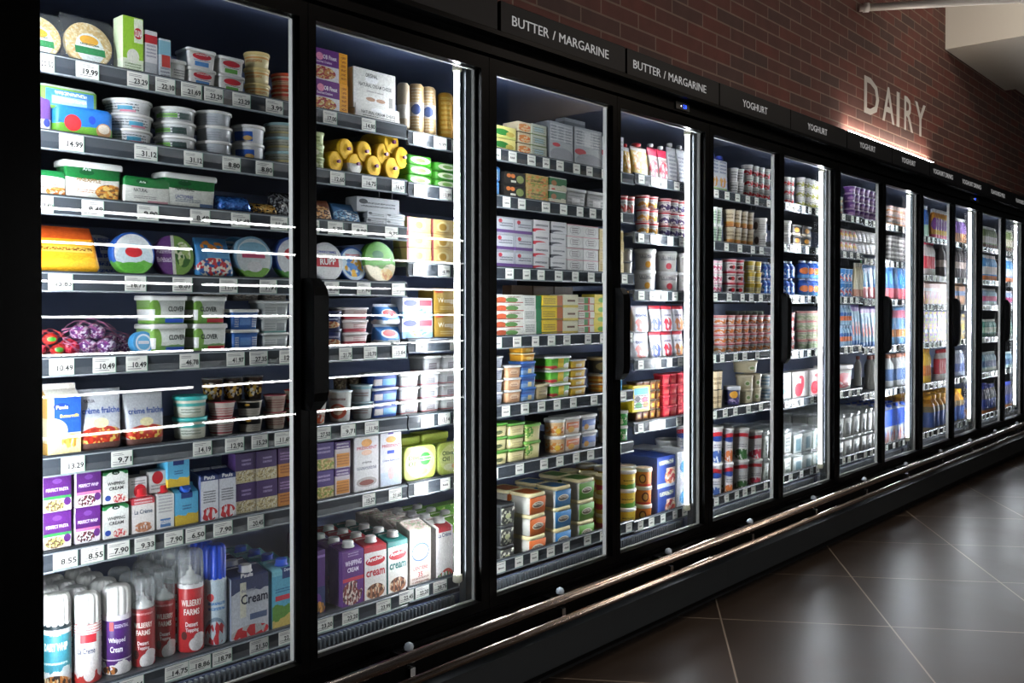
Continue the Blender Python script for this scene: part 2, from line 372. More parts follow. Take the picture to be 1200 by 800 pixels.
for k in range(7):
    ox = k * PER
    t = thing('refrigerated_display_case', caselab[k], 'fridge case', (X0 + ox, 0, 0))
    def L2(name, mb, par=t):
        mb.xf(Matrix.Translation((-X0 - (0), 0, 0))); return link(name, mb.mesh(name), par)
    a0, a1 = .8229, 2.3515
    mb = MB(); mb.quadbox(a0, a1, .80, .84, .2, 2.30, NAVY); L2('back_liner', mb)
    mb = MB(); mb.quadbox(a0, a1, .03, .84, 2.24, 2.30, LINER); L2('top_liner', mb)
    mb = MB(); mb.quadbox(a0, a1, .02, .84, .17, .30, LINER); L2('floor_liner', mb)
    # outer frame: top and bottom members
    mb = MB(); mb.quadbox(a0, a1, .011, .05, 2.205, 2.32, BLK); mb.quadbox(a0, a1, -.03, .05, 2.245, 2.315, BLK); L2('top_frame', mb)
    mb = MB(); mb.quadbox(a0, a1, .011, .05, .20, .343, BLK); mb.quadbox(a0, a1, -.055, .05, .16, .30, BLK); mb.quadbox(a0, a1, -.03, .05, .296, .318, BLK); L2('bottom_frame', mb)
    mb = MB(); mb.quadbox(a0, a1, -.12, .03, .058, .185, PLINTH); mb.quadbox(a0, a1, -.123, -.11, .052, .066, BLK); mb.quadbox(a0, a1, -.06, 0, 0.001, .06, BLKM); L2('plinth', mb)
    # header with two sign panels
    mb = MB(); mb.quadbox(a0, a1, -.055, -.002, 2.316, 2.415, BLKM); mb.quadbox(a0, a1, -.075, -.0, 2.300, 2.3155, BLK); L2('header', mb)
    for j in (0, 1):
        c0, c1 = (.828, 1.585) if j == 0 else (1.592, 2.3465)
        if (k, j) in ((1, 0), (0, 1)): c1 -= .008
        mb = MB(); mb.bbox(c1 - c0, .016, .106, FASC, .002, 2.316, (c0 + c1) / 2, -.064); p = L2('sign_panel', mb)
        if signs[k][j]:
            if (k, j) in signpx: sa, sb = (X_(v, -.0735) - ox for v in signpx[(k, j)])
            else: sa, sb = c0 + .26, c1 - .22
            hh = .0345; ws = signs[k][j].split(' '); asps = [glyphs(q, 0.0)[2] if q != '/' else .42 for q in ws]; tot = sum(asps) + .55 * (len(ws) - 1); xx = sa
            for q, ap in zip(ws, asps):
                ww = (sb - sa) * ap / tot; mb = MB(); [mb.text(q, xx + o_, xx + ww + o_, 2.366 - hh / 2, 2.366 + hh / 2, SIGNT, y=-.0728, bold=0.0) for o_ in (-.0009, .0009)]; L2('sign_lettering', mb, p); xx += ww + (sb - sa) * .55 / tot
    # grille under the deck
    mb = MB(); mb.quadbox(a0 + .01, a1 - .01, .115, .125, .30, .352, LINER)
    x = a0 + .04
    while x < a1 - .04: mb.quadbox(x, x + .006, .100, .116, .308, .350, GRILLE); x += .0165
    mb.quadbox(a0 + .01, a1 - .01, .085, .118, .298, .309, GRILLE); L2('air_grille', mb)
    # mullion at hinge side (right end) and case lights either side of it
    mb = MB(); mb.quadbox(2.277, 2.351, .020, .050, .30, 2.245, MULL); L2('mullion', mb)
    mb = MB(); mb.quadbox(.8235, .858, .020, .050, .30, 2.245, MULL); L2('mullion', mb)
    for tx in (2.262, .872):
        mb = MB(); mb.lathe([(.0105, .448), (.0105, 2.178)], TUBE, 12, tx, .045)
        wi = mb.mi(WHT); sg = -1 if tx > 1.5 else 1      # the diffuser glows along the shelf, its back is closed
        for q in range(12):
            a_ = 2 * math.pi * (q + .5) / 12
            if math.cos(a_) * sg * .97 - math.sin(a_) * .26 < .25: mb.m[q] = wi
        p = L2('light_tube', mb)
        for z0 in (.418, 2.178):
            mb = MB(); mb.lathe([(.013, z0), (.017, z0 + .004), (.017, z0 + .026), (.013, z0 + .030)], CAPM, 14, tx, .045); mb.quadbox(tx if tx > 1.5 else .858, 2.277 if tx > 1.5 else tx, .040, .050, z0 + .008, z0 + .022, CAPM); L2('end_cap', mb, p)
    if k == 0:
        mb = MB(); mb.quadbox(.2, .825, -.06, .95, .05, 2.42, BLK); mb.quadbox(.62, .64, -.068, -.06, .05, 2.42, BLKM); mb.quadbox(.70, .715, -.066, -.06, .3, 2.3, BLKM); L2('end_panel', mb)
    # doors
    for j, (g0, g1) in enumerate((GA, GB)):
        s0, s1 = (g0 - .038, 1.5918) if j == 0 else (1.5938, g1 + .038)
        mb = MB(); y0, y1 = -.022, .010
        mb.quadbox(s0, g0, y0, y1, .30, 2.235, BLK); mb.quadbox(g1, s1, y0, y1, .30, 2.235, BLK)
        mb.quadbox(g0, g1, y0, y1, GZ[1], 2.235, BLK); mb.quadbox(g0, g1, y0, y1, .30, GZ[0], BLK)
        d = L2('door', mb)
        mb = MB(); mb.quadbox(g0, g1, -.010, .006, GZ[0], GZ[1], GLASS); L2('glass_pane', mb, d)
        mb = MB(); mb.quadbox(g1 - .006, g1, .0065, .024, GZ[0], GZ[1], SPACER); mb.quadbox(g0, g1 - .006, .0065, .016, GZ[0], GZ[0] + .004, SPACER); mb.quadbox(g0, g1 - .006, .0065, .014, GZ[1] - .003, GZ[1], SPACER); L2('metal_edge_trim', mb, d)
        if j == 1:
            mb = MB(); cx = 1.600
            pr = [(.016, 1.075), (.030, 1.10), (.034, 1.125), (.034, 1.40), (.030, 1.425), (.016, 1.45)]
            rr = [[(cx - .026, -.022, z), (cx + hw, -.022, z), (cx + hw, -.030 - hw * .9, z), (cx - .02, -.034 - hw * .9, z), (cx - .026, -.03, z)] for hw, z in pr]
            mb.rings(rr, BLK, False); L2('door_handle', mb, d)
    # door position of this case
    if k:
        t.location.x = X0 + ox
    if k in (1, 4):
        px = (792.5, 808, 115, 127) if k == 1 else (1137.5, 1147, 224.5, 233)
        xa, za = at(px[0], px[3], -.036); xb, zb = at(px[1], px[2], -.036)
        zc = 2.272
        mb = MB(); mb.bbox((xb - xa) * 1.0, .006, .034, mat('display_bezel', '2c2b26', .4), .001, zc - .017, (xa + xb) / 2 - ox, -.033); p = L2('temperature_display', mb)
        mb = MB(); mb.text('2', (xa + xb) / 2 - ox + .002, (xa + xb) / 2 - ox + .012, zc - .008, zc + .008, BLUELED, y=-.0368); mb.text('.8', (xa + xb) / 2 - ox + .014, (xa + xb) / 2 - ox + .03, zc - .008, zc + .008, BLUELED, y=-.0368)
        mb.quadbox((xa + xb) / 2 - ox - .018, (xa + xb) / 2 - ox - .012, -.0368, -.036, zc - .004, zc + .002, mat('white_led', 'ffffff', .4, emit='ffffff', es=2)); L2('display_digits', mb, p)

# bumper rails in front of the plinth
t = thing('bumper_rail', 'pair of polished steel bumper rails along the fridge base', 'bumper rail', (.2, -.15, 0))
mb = MB(); mb.tube([(0, 0, .319), (12, 0, .319)], .0165, STEEL, 18); link('upper_tube', mb.mesh('upper_tube'), t)
mb = MB(); mb.tube([(0, 0, .243), (12, 0, .243)], .0125, STEEL, 18); link('lower_tube', mb.mesh('lower_tube'), t)
bm_ = None
for i in range(14):
    x = 1.14 + i * .735 - .2
    mb = MB(); mb.quadbox(-.008, .008, .016, .095, .285, .312, BLK); mb.quadbox(-.007, .007, -.002, .02, .300, .335, CHROME); mb.lathe([(.0, .331), (.013, .334), (.015, .342), (.012, .351), (.004, .356)], mat('grey_bracket_cap', '9aa2aa', .3), 12, 0, .018)
    mb.quadbox(-.010, .010, .0, .022, .252, .282, CHROME)
    if bm_ is None: bm_ = mb.mesh('rail_bracket')
    link('rail_bracket', bm_, t, (x, 0, 0))

# fixture across the aisle whose shelf lights mirror in the doors
OPPL = mat('shelf_light', 'ffffff', .5, emit='ffffff', es=OPP_POWER)
for i, (xa, xb) in enumerate(((2.42, 3.52), (3.60, 4.50), (4.58, 5.42), (5.48, 6.34))):
    t = thing('open_shelf_unit', ['nearest', 'second nearest', 'third nearest', 'farthest'][i] + ' black shelf unit across the aisle facing the fridges', 'shelf unit', (xa, -4.35, 0))
    W = xb - xa
    mb = MB(); mb.quadbox(-.02, W + .02, -.32, -.28, 0, 2.2, BLKM); mb.quadbox(-.02, -.0, -.28, .30, 0, 2.2, BLKM); mb.quadbox(W, W + .02, -.28, .30, 0, 2.2, BLKM); link('carcass', mb.mesh('carcass'), t)
    for z in (2.02, 1.80, 1.545, 1.31, 1.06, .79, .52):
        mb = MB(); mb.quadbox(.0, W, -.28, .30, z + .02, z + .04, SHELFM); mb.quadbox(.0, W, .30, .335, z + .012, z + .04, SHELFM); s = link('shelf', mb.mesh('shelf'), t)
        mb = MB(); mb.quadbox(.01, W - .01, .305, .33, z - .004, z + .011, OPPL); link('shelf_light', mb.mesh('shelf_light'), s)
# bodies of the unseen lamps added to light the aisle
for (x, y, z, n) in ((3.6, -3.0, 4.06, 'nearer'), (6.6, -3.2, 4.06, 'farther')):
    t = thing('added_aisle_lamp', n + ' long lamp added over the aisle, out of view', 'ceiling lamp', (x, y, z))
    mb = MB(); mb.quadbox(-.62, .62, -.17, .17, .01, .06, WHT); link('lamp_body', mb.mesh('lamp_body'), t)
    mb = MB(); mb.tube([(-.4, 0, .06), (-.4, 0, .34)], .004, BLKM, 6); mb.tube([(.4, 0, .06), (.4, 0, .34)], .004, BLKM, 6); link('suspension_rod', mb.mesh('suspension_rod'), t)
for (x, y, n) in ((3.3, -1.75, 'nearer'), (6.0, -1.9, 'farther')):  # bodies of the two lamps added to brighten the floor
    mb = MB(); mb.rrect([(.17, .17, 4.005), (.18, .18, 4.02), (.18, .18, 4.12), (.10, .10, 4.16)], BLKM, .1); mb.tube([(0, 0, 4.16), (0, 0, 4.40)], .006, BLKM, 6); mb.xf(Matrix.Translation((x, y, 0)))
    tag(link('added_downlight', mb.mesh('added_downlight')), n + ' square black lamp added above the aisle, out of view', 'added_downlight')
mb = MB(); mb.lathe([(.02, 0), (.16, .02), (.18, .2), (.06, .26)], BLKM, 18); t = tag(link('added_spot_lamp', mb.mesh('added_spot_lamp'), None, (5.95, -1.2, 4.0)), 'black spot lamp added out of view to light the beam', 'spot lamp')  # body of the lamp added for the beam

# ------------------------------------------------------------------ shelves with price rails
YF = .13
SEG = [(.86, 2.100, [1.985, 1.800, 1.643, 1.456, 1.248, 1.005, .772, .410]),
       (2.106, 3.462, [1.970, 1.795, 1.525, 1.265, 1.005, .775, .418]),
       (3.468, 4.827, [1.978, 1.713, 1.453, 1.139, .853, .41]),
       (4.833, 6.192, [1.983, 1.745, 1.450, 1.128, .842, .413]),
       (6.198, 7.40, [1.975, 1.715, 1.440, 1.11, .80, .41]),
       (7.406, 8.922, [1.937, 1.636, 1.407, 1.111, .788, .41]),
       (8.928, 10.287, [1.937, 1.636, 1.407, 1.111, .788, .41]),
       (10.293, 11.45, [1.937, 1.636, 1.407, 1.111, .788, .41])]
TAGS = {  # first two doors: (left px, right px, price)
 (0, 0): [(43, 66, '20.50'), (91, 118, '19.99'), (151, 176, '23.29'), (184, 207, '22.10'), (214, 238, '21.69'), (241, 263, '23.29'), (274, 295, '23.29'), (313, 333, '3.99'), (380, 396, '17.00'), (425, 441, '14.80')],
 (0, 1): [(71, 100, '14.99'), (159, 186, '31.12'), (217, 239, '31.12'), (262, 283, '8.80'), (301, 321, '8.80'), (388, 405, '12.60'), (425, 442, '16.75'), (460, 475, '16.67')],
 (0, 2): [(45, 64, '8.49'), (97, 123, '8.49'), (162, 187, '9.90'), (224, 247, '8.49'), (272, 294, '11.49'), (318, 338, '11.49'), (367, 375, '6'), (385, 403, '5.75'), (413, 431, '8.99'), (452, 467, '9.75')],
 (0, 3): [(57, 86, '15.83'), (147, 172, '16.79'), (203, 226, '8.07'), (258, 279, '11.12'), (305, 325, '7.91'), (381, 398, '8.00'), (419, 435, '9.90'), (460, 475, '9.99')],
 (0, 4): [(58, 87, '10.49'), (109, 136, '10.49'), (148, 173, '10.49'), (211, 234, '46.78'), (266, 287, '41.97'), (293, 314, '27.35'), (328, 346, '12.9'), (398, 413, '21.75'), (427, 442, '10.70'), (460, 476, '15.84')],
 (0, 5): [(71, 99, '13.29'), (130, 155, '9.71'), (226, 248, '14.19'), (264, 286, '12.92'), (295, 314, '15.29'), (322, 342, '11.69'), (370, 388, '27.50'), (400, 417, '9.71'), (428, 444, '11.90')],
 (0, 6): [(61, 90, '8.55'), (94, 121, '8.55'), (125, 151, '7.90'), (157, 181, '9.33'), (192, 214, '7.90'), (217, 240, '6.50'), (250, 272, '7.90'), (290, 309, '20.45'), (425, 440, '15.57'), (456, 471, '21.60')],
 (0, 7): [(138, 167, '17.44'), (192, 220, '14.75'), (220, 246, '18.86'), (248, 271, '18.78'), (292, 314, '21.50'), (326, 346, '22.92'), (370, 390, '23.20'), (401, 420, '23.20'), (441, 458, '23.99')],
 (1, 0): [(485, 500, '16.99'), (509, 524, '16.99'), (530, 541, '16.99')], (1, 1): [(486, 501, '11.99'), (516, 530, '11.99')], (1, 2): [(485, 500, '16.99'), (514, 528, '16.99')],
 (1, 3): [(488, 501, '14.99'), (528, 541, '14.99')], (1, 4): [(494, 509, '12.16'), (514, 528, '13.14'), (533, 543, '11.99')], (1, 5): [(486, 502, '11.27')],
 (1, 6): [(468, 485, '22.45'), (487, 503, '22.20'), (508, 524, '28.75')]}
nshelf = {0: 8, 1: 7}
segwhere = ['nearest shelf run', 'second shelf run', 'third shelf run', 'fourth shelf run', 'fifth shelf run', 'sixth shelf run', 'seventh shelf run', 'farthest shelf run']
rail_tag_cache = {}
for si, (xa, xb, zs) in enumerate(SEG):
    for zi, z in enumerate(zs):
        last = zi == len(zs) - 1
        nm = 'bottom' if last else ordn[zi] + (' from top' if zi else '')
        t = thing('fridge_shelf', 'fridge shelf with price rail, ' + ('top' if zi == 0 else nm) + ' in ' + segwhere[si], 'shelf', (xa, YF, z - .004))
        W = xb - xa
        dz = -.040 if (last and si >= 1) else 0
        mb = MB(); mb.quadbox(0, W, .006, .62 if not last else .66, -.014 + dz, dz, SHELFM)
        mb.quadbox(0, W, 0, .006, -.016, .004, SHELFM)
        if not last:
            for bx in (.02, W - .032): mb.v += []; mb.quadbox(bx, bx + .004, .10, .66, -.05, -.014, SHELFM)
        link('shelf_plate', mb.mesh('shelf_plate'), t)
        mb = MB(); rh = .048
        # curved profile rail: face leans back slightly, lips top and bottom coloured lighter for the light they catch
        prof = [(-.004, .001), (-.008, -.003), (-.0065, -.012), (-.0045, -.026), (-.0065, -rh + .006), (-.010, -rh + .002), (-.008, -rh), (.002, -rh), (.002, .001)]
        mb.rings([[(x, y, z2) for (y, z2) in prof] for x in (0, W)], RAILM, False)
        mb.quadbox(0, W, -.0105, -.007, -rh, -rh + .004, RAILEDGE_LIT); mb.quadbox(0, W, -.0090, -.006, -.004, -.001, RAILEDGE_LIT)
        rl = link('price_rail', mb.mesh('price_rail'), t)
        tl = [(X_(a, YF - .01), X_(b, YF - .01), s) for a, b, s in TAGS.get((si, zi), [])]
        if si >= 1:
            x = (max(q[1] for q in tl) + .06) if tl else (xa + .03)
            while x < xb - .05:
                w_ = R.uniform(.042, .05); tl.append((x, x + w_, None)); x += w_ + R.choice((.045, .055, .065, .10))
        for a, b, s in tl:
            if b > xb: continue
            mb = MB(); h = .041; w_ = min(b - a, .075)
            mb.quadbox(0, w_, -.0012, 0, 0, h, PAPER); mb.quadbox(w_ - .0016, w_, -.0016, 0, 0, h, TAGEDGE); mb.quadbox(0, w_, -.0016, 0, 0, .0012, TAGEDGE)
            if s:
                mb.text(s, w_ * .30, w_ * .95, .010, .0245, INK, y=-.0016, bold=.03)
                for q in (.029, .033): mb.quadbox(.004, w_ * R.uniform(.5, .8), -.0015, -.001, q, q + .0014, GREY_INK)
                mb.quadbox(.004, w_ * .3, -.0015, -.001, .012, .0135, GREY_INK); mb.quadbox(.004, w_ * .7, -.0015, -.001, .006, .008, GREY_INK)
            else:
                x1 = .010
                while x1 < w_ - .012: ww = R.uniform(.002, .004); mb.quadbox(x1, x1 + ww, -.0015, -.001, .013, .013 + R.uniform(.005, .008), INK); x1 += ww + .002
                mb.quadbox(.004, w_ * .8, -.0015, -.001, .030, .032, GREY_INK)
            link('price_tag', mb.mesh('price_tag'), rl, (a - xa, -.0072, -rh + .004))
# ------------------------------------------------------------------ the packs: one builder for each kind, front towards -Y, base at z = 0
def ptext(mb, txt, w, h, y=None, wrap=None):
    for e in txt:
        s, a, b, c, d_, col = e[:6]; bold = max(.02, e[6] if len(e) > 6 else 0.0); tl = e[7] if len(e) > 7 else 0.0
        mb.text(s, (a - .5) * w, (b - .5) * w, c * h, d_ * h, mat('print_' + col, col, .5), y=y or 0, wrap=wrap, bold=bold, tilt=tl)
def k_box(w, d, h, m, txt, **k):
    mb = MB(); mb.bbox(w, d, h, m['p'], .0015); ptext(mb, txt, w, h, -d / 2 - .0005); out = [('body', mb)]
    if 'side' in m: s = MB(); s.bbox(w * m.get('sw', .22), d * 1.004, h * .99, m['side'], .001, .0, w / 2 - w * m.get('sw', .22) / 2, 0); s.xf(Matrix.Translation((.0004, -.0004, .0002))); out.append(('side_label', s))
    return out
def k_slab(w, d, h, m, txt, **k):
    mb = MB(); e = .12 * h
    mb.rrect([(w / 2 * .9, d / 2 * .9, 0), (w / 2, d / 2, e), (w / 2, d / 2, h - e), (w / 2 * .92, d / 2 * .9, h)], m['p'], .35); ptext(mb, txt, w, h, -d / 2 - .0005); return [('body', mb)]
def k_cup(w, d, h, m, txt, seg=20, **k):
    r = w / 2; mb = MB(); mb.lathe([(r * .70, 0), (r * .74, h * .02), (r * .92, h * .93), (r * .99, h * .94), (r * .99, h * .96)], m['p'], seg)
    ptext(mb, txt, w, h, wrap=r * .85 + .001)
    l = MB(); l.lathe([(r * .98, h * .961), (r, h * .965), (r, h * .99), (r * .9, h), (0.001, h * .992)], m['lid'], seg); return [('cup', mb), ('lid', l)]
def k_tub(w, d, h, m, txt, seg=28, **k):
    r = w / 2; mb = MB(); mb.lathe([(r * .84, 0), (r * .87, h * .02), (r * .93, h * .84), (r * .93, h * .86)], m['p'], seg)
    ptext(mb, txt, w, h, wrap=r * .9 + .001)
    l = MB(); l.lathe([(r * .965, h * .80), (r, h * .805), (r, h * .97), (r * .97, h), (r * .90, h), (r * .88, h * .965), (.001, h * .965)], m['lid'], seg)
    out = [('tub', mb), ('lid', l)]
    if 'top' in m: q = MB(); q.lathe([(r * .8, h * .9655), (r * .8, h * .968)], m['top'], seg); out.append(('lid_label', q))
    return out
def k_rtub(w, d, h, m, txt, **k):
    mb = MB(); rd = m.get('rad', .25)
    mb.rrect([(w * .42, d * .42, 0), (w * .43, d * .43, h * .02), (w * .465, d * .465, h * .85)], m['p'], rd); ptext(mb, txt, w, h, -d * .448 - .001)
    l = MB(); l.rrect([(w * .48, d * .48, h * .83), (w * .5, d * .5, h * .84), (w * .5, d * .5, h * .96), (w * .48, d * .48, h), (w * .45, d * .45, h), (w * .44, d * .44, h * .975), (.001, .001, h * .975)], m['lid'], rd)
    out = [('tub', mb), ('lid', l)]
    if 'top' in m: q = MB(); q.rrect([(w * .40, d * .40, h * .976), (w * .40, d * .40, h * .98)], m['top'], rd); out.append(('lid_label', q))
    if 'front' in m: q = MB(); q.rrect([(w * .44, .002, h * .03), (w * .465, .002, h * .80)], m['front'], .1); q.xf(Matrix.Rotation(math.atan2(.035 * d, .8 * h), 4, 'X')); q.xf(Matrix.Translation((0, -d * .43 - .0015, 0))); ptext(q, txt, w, h, -d * .475 - .0035); out.append(('front_label', q))
    return out
def k_face(w, d, h, m, txt, **k):     # rounded tub stood on edge, lid to the front
    mb = MB(); mb.rrect([(w * .44, h * .44, -d), (w * .48, h * .48, -d * .2)], m['p'], .45); mb.xf(Matrix.Rotation(math.radians(90), 4, 'X')); mb.xf(Matrix.Translation((0, -d / 2, h / 2)))
    l = MB(); l.rrect([(w * .5, h * .5, -d * .22), (w * .5, h * .5, -d * .03), (w * .47, h * .47, 0)], m['lid'], .45); l.xf(Matrix.Rotation(math.radians(90), 4, 'X')); l.xf(Matrix.Translation((0, -d / 2, h / 2)))
    ptext(l, txt, w, h, -d / 2 - .001)
    return [('tub', mb), ('lid', l)]
def k_disc(w, d, h, m, txt, **k):     # round flat box stood on its rim
    n = m.get('th', .035); r = w / 2; mb = MB(); seg = 32
    mb.lathe([(r * .97, -n), (r, -n + .003), (r, -.003), (r * .97, 0), (r * .94, .0)], m['p'], seg); mb.xf(Matrix.Rotation(math.radians(90), 4, 'X'))
    ptext(mb, txt, w, h, -.0006)
    mb.xf(Matrix.Translation((0, 0, r)))
    M2 = MB(); M2 = mb
    if txt: pass
    M2.xf(Matrix.Rotation(math.radians(-m.get('lean', 8)), 4, 'X'))
    if m.get('bag'):
        g = MB(); g.rrect([(r * 1.10, .014, 0), (r * 1.14, .018, r * .3), (r * 1.12, .016, r * 1.9), (r * 1.06, .002, r * 2.25)], BAGPL, .5); g.xf(Matrix.Rotation(math.radians(-m.get('lean', 8)), 4, 'X')); g.xf(Matrix.Translation((0, n * .5, 0))); return [('bread', M2), ('clear_bag', g)]
    return [('box', M2)]
def k_roll(w, d, h, m, txt, **k):     # wrapped roll lying with its crimped end forward
    r = w / 2; mb = MB(); mb.lathe([(r * .90, .003), (r * .97, .006), (r, .012), (r, d - .016), (r * .8, d - .004), (r * .2, d)], m['p'], 22); mb.rings([[(q * math.cos(2 * math.pi * j / 22), q * math.sin(2 * math.pi * j / 22), z) for j in range(22)] for q, z in ((r * .12, -.003), (r * .5, .0015), (r * .90, .003))], m['p'], False); mb.xf(Matrix.Rotation(math.radians(-90), 4, 'X')); mb.xf(Matrix.Translation((0, -d / 2, r)))
    c = MB(); c.lathe([(r * .17, -.012), (r * .13, -.002)], m['lid'], 10); c.xf(Matrix.Rotation(math.radians(-90), 4, 'X')); c.xf(Matrix.Translation((0, -d / 2, r)))
    return [('wrapper', mb), ('clip', c)]
def k_stick(w, d, h, m, txt, **k):    # upright wrapped roll
    r = w / 2; mb = MB(); mb.lathe([(r * .8, 0), (r, h * .02), (r * .98, h * .93), (r * .7, h * .985), (r * .2, h)], m['p'], 16); ptext(mb, txt, w, h, wrap=r + .0005); return [('wrapper', mb)]
def k_gable(w, d, h, m, txt, **k):
    mb = MB(); g = h * .80; b = .002
    mb.rings([[(-w / 2, -d / 2, 0), (w / 2, -d / 2, 0), (w / 2, d / 2, 0), (-w / 2, d / 2, 0)], [(-w / 2, -d / 2, g), (w / 2, -d / 2, g), (w / 2, d / 2, g), (-w / 2, d / 2, g)],
              [(-w / 2, -.004, h * .92), (w / 2, -.004, h * .92), (w / 2, .004, h * .92), (-w / 2, .004, h * .92)], [(-w / 2, -.002, h), (w / 2, -.002, h), (w / 2, .002, h), (-w / 2, .002, h)]], m['p'], False)
    ptext(mb, txt, w, h, -d / 2 - .0006); out = [('carton', mb)]
    if 'cap' in m: c = MB(); c.lathe([(.014, 0), (.014, .012), (.012, .014)], m['cap'], 16, 0, 0); c.xf(Matrix.Rotation(math.radians(38), 4, 'X')); c.xf(Matrix.Translation((0, -d * .28, g + h * .05))); out.append(('cap', c))
    return out
def k_brick(w, d, h, m, txt, **k):    # slope-topped carton with a screw cap
    mb = MB(); g = h * .93 if m.get('slope', 1) else h
    mb.rings([[(-w / 2, -d / 2, 0), (w / 2, -d / 2, 0), (w / 2, d / 2, 0), (-w / 2, d / 2, 0)], [(-w / 2, -d / 2, g * .9), (w / 2, -d / 2, g * .9), (w / 2, d / 2, g), (-w / 2, d / 2, g)],
              [(-w / 2 + .003, -d / 2 + .006, g * .9 + .004), (w / 2 - .003, -d / 2 + .006, g * .9 + .004), (w / 2 - .003, d / 2 - .003, g + .002), (-w / 2 + .003, d / 2 - .003, g + .002)]], m['p'], False)
    ptext(mb, txt, w, h, -d / 2 - .0006); s = MB(); s.bbox(w * .9, .010, .005, m.get('seam', m['p']), .001, g * .985, 0, d * .34); out = [('carton', mb), ('top_seam', s)]
    if 'cap' in m: cr = min(.018, w * .27); c = MB(); c.lathe([(cr * 1.15, 0), (cr * 1.15, .004), (cr, .005), (cr, .018), (cr * .9, .020)], m['cap'], 18, 0, -d * .12, flute=.015, fn=9); c.xf(Matrix.Translation((0, 0, g * .955))); out.append(('cap', c))
    return out
def k_can(w, d, h, m, txt, **k):
    r = w / 2; ch = h * m.get('ch', .33); b = h - ch; mb = MB()
    mb.lathe([(r * .9, 0), (r * .97, .004), (r * .97, b - .006), (r * .9, b)], m['p'], 28); ptext(mb, txt, w, b, wrap=r * .97 + .0006)
    c = MB(); prof = [(r * .93, b - .006), (r * .95, b + .004), (r * .94, h - ch * .22), (r * .88, h - ch * .09), (r * .72, h - ch * .02), (r * .45, h), (r * .05, h - .0005)]
    rr = []
    for i, (q, z) in enumerate(prof):
        fl = 0 if i < 1 else .16
        rr.append([(q * (1 + fl * abs(math.cos(j * math.pi * 2 / 72 * 6)) ** .5 - fl) * math.cos(2 * math.pi * j / 72), q * (1 + fl * abs(math.cos(j * math.pi * 2 / 72 * 6)) ** .5 - fl) * math.sin(2 * math.pi * j / 72), z) for j in range(72)])
    c.rings(rr, m['cap']); out = [('can', mb), ('cap', c)]
    if m['cap'] is CLEARPL:
        q = MB(); q.lathe([(r * .85, b), (r * .80, b + ch * .08), (r * .6, b + ch * .14), (r * .34, b + ch * .18), (r * .30, b + ch * .30), (r * .12, b + ch * .34), (r * .10, b + ch * .46)], WHT, 16); out.append(('nozzle', q))
    elif m.get('bl'): q = MB(); q.lathe([(r * .96, b - .012), (r * .985, b - .010), (r * .985, b + .004), (r * .96, b + .006)], m['bl'], 28); out.append(('collar', q))
    return out
def k_pouch(w, d, h, m, txt, **k):
    mb = MB(); secs = [(w * .44, d * .42, 0), (w * .48, d * .5, h * .05), (w * .49, d * .46, h * .3), (w * .49, d * .30, h * .6), (w * .495, d * .10, h * .85), (w * .5, .0015, h * .92), (w * .5, .001, h)]
    mb.rrect(secs, m['p'], .9, 5)
    out = [('pouch', mb)]
    if txt:
        q = MB(); ptext(q, txt, w, h, 0)
        def yz(z):
            z /= h
            for (a, b) in zip(secs, secs[1:]):
                if z <= b[2] / h + 1e-6: t_ = (z - a[2] / h) / max(1e-6, (b[2] - a[2]) / h); return a[1] + (b[1] - a[1]) * t_
            return .002
        q.v = [(x, -yz(z) * (1 - .05 * abs(x / w * 2)) - .004, z) for x, y, z in q.v]; out.append(('lettering', q))
    if 'spout' in m: s = MB(); r = w * .17; s.lathe([(r * .5, h), (r * .5, h * 1.02), (r, h * 1.02), (r, h * 1.11), (r * .8, h * 1.12)], m['spout'], 12, m.get('sx', -.12) * w, 0); out.append(('spout', s))
    return out
def k_bottle(w, d, h, m, txt, **k):
    r = w / 2; mb = MB(); mb.lathe([(r * .85, 0), (r, h * .03), (r, h * .25), (r * .92, h * .33), (r * .97, h * .5), (r, h * .62), (r * .85, h * .74), (r * .45, h * .86), (r * .42, h * .9)], m['p'], 18); ptext(mb, txt, w, h, wrap=r + .0008)
    c = MB(); c.lathe([(r * .5, h * .88), (r * .52, h * .885), (r * .52, h * .985), (r * .45, h)], m['lid'], 14); return [('bottle', mb), ('cap', c)]
def k_netbag(w, d, h, m, txt, **k):
    rr = random.Random(int(w * 1e5)); out = []; r = h * .27
    nx = max(2, int(w / (1.75 * r)))
    for j in range(2):
        for i in range(nx - j):
            b = MB(); cx = -w / 2 + r + (i + .5 * j) * (w - 2 * r) / max(1, nx - 1); cz = r * .85 + j * r * 1.45
            seg = 14; rings = [[((r * (math.sin(t) or .01)) * math.cos(2 * math.pi * q / seg), r * .8 * (math.sin(t) or .01) * math.sin(2 * math.pi * q / seg), -r * .8 * math.cos(t)) for q in range(seg)] for t in (.15, .6, 1.1, 1.57, 2.0, 2.5, 3.0)]
            b.rings(rings, m['p'] if (i + j) % 3 else m['p2']); b.xf(Matrix.Rotation(rr.uniform(-.7, .7), 4, 'Y') @ Matrix.Rotation(rr.uniform(-.6, .6), 4, 'X')); b.xf(Matrix.Translation((cx, rr.uniform(-.01, .01) - d * .1, cz))); out.append(('wrapped_cheese', b))
    n = MB(); a_, b_ = w / 2 * 1.02, d / 2
    for j in range(7):
        for sgn in (-1, 1):
            pts = []
            for q in range(9):
                u = q / 8; ang = math.pi * (1.15 + .7 * ((j / 6 + sgn * u * .35) % 1)); x = (u - .5) * w
                env = math.sin(math.pi * min(.96, max(.04, u))) ** .4
                aa = math.pi * ((j / 6.0) * .8 + .05 + sgn * .12 * math.sin(u * 9 + j))
                pts.append((x, -math.cos(aa - math.pi / 2) * 0 - (r * 1.05) * env * abs(math.sin(aa)) - d * .1, h * .5 - h * .5 * env * math.cos(aa)))
            n.tube(pts, .0006, m['net'], 4)
    out.append(('net', n)); return out
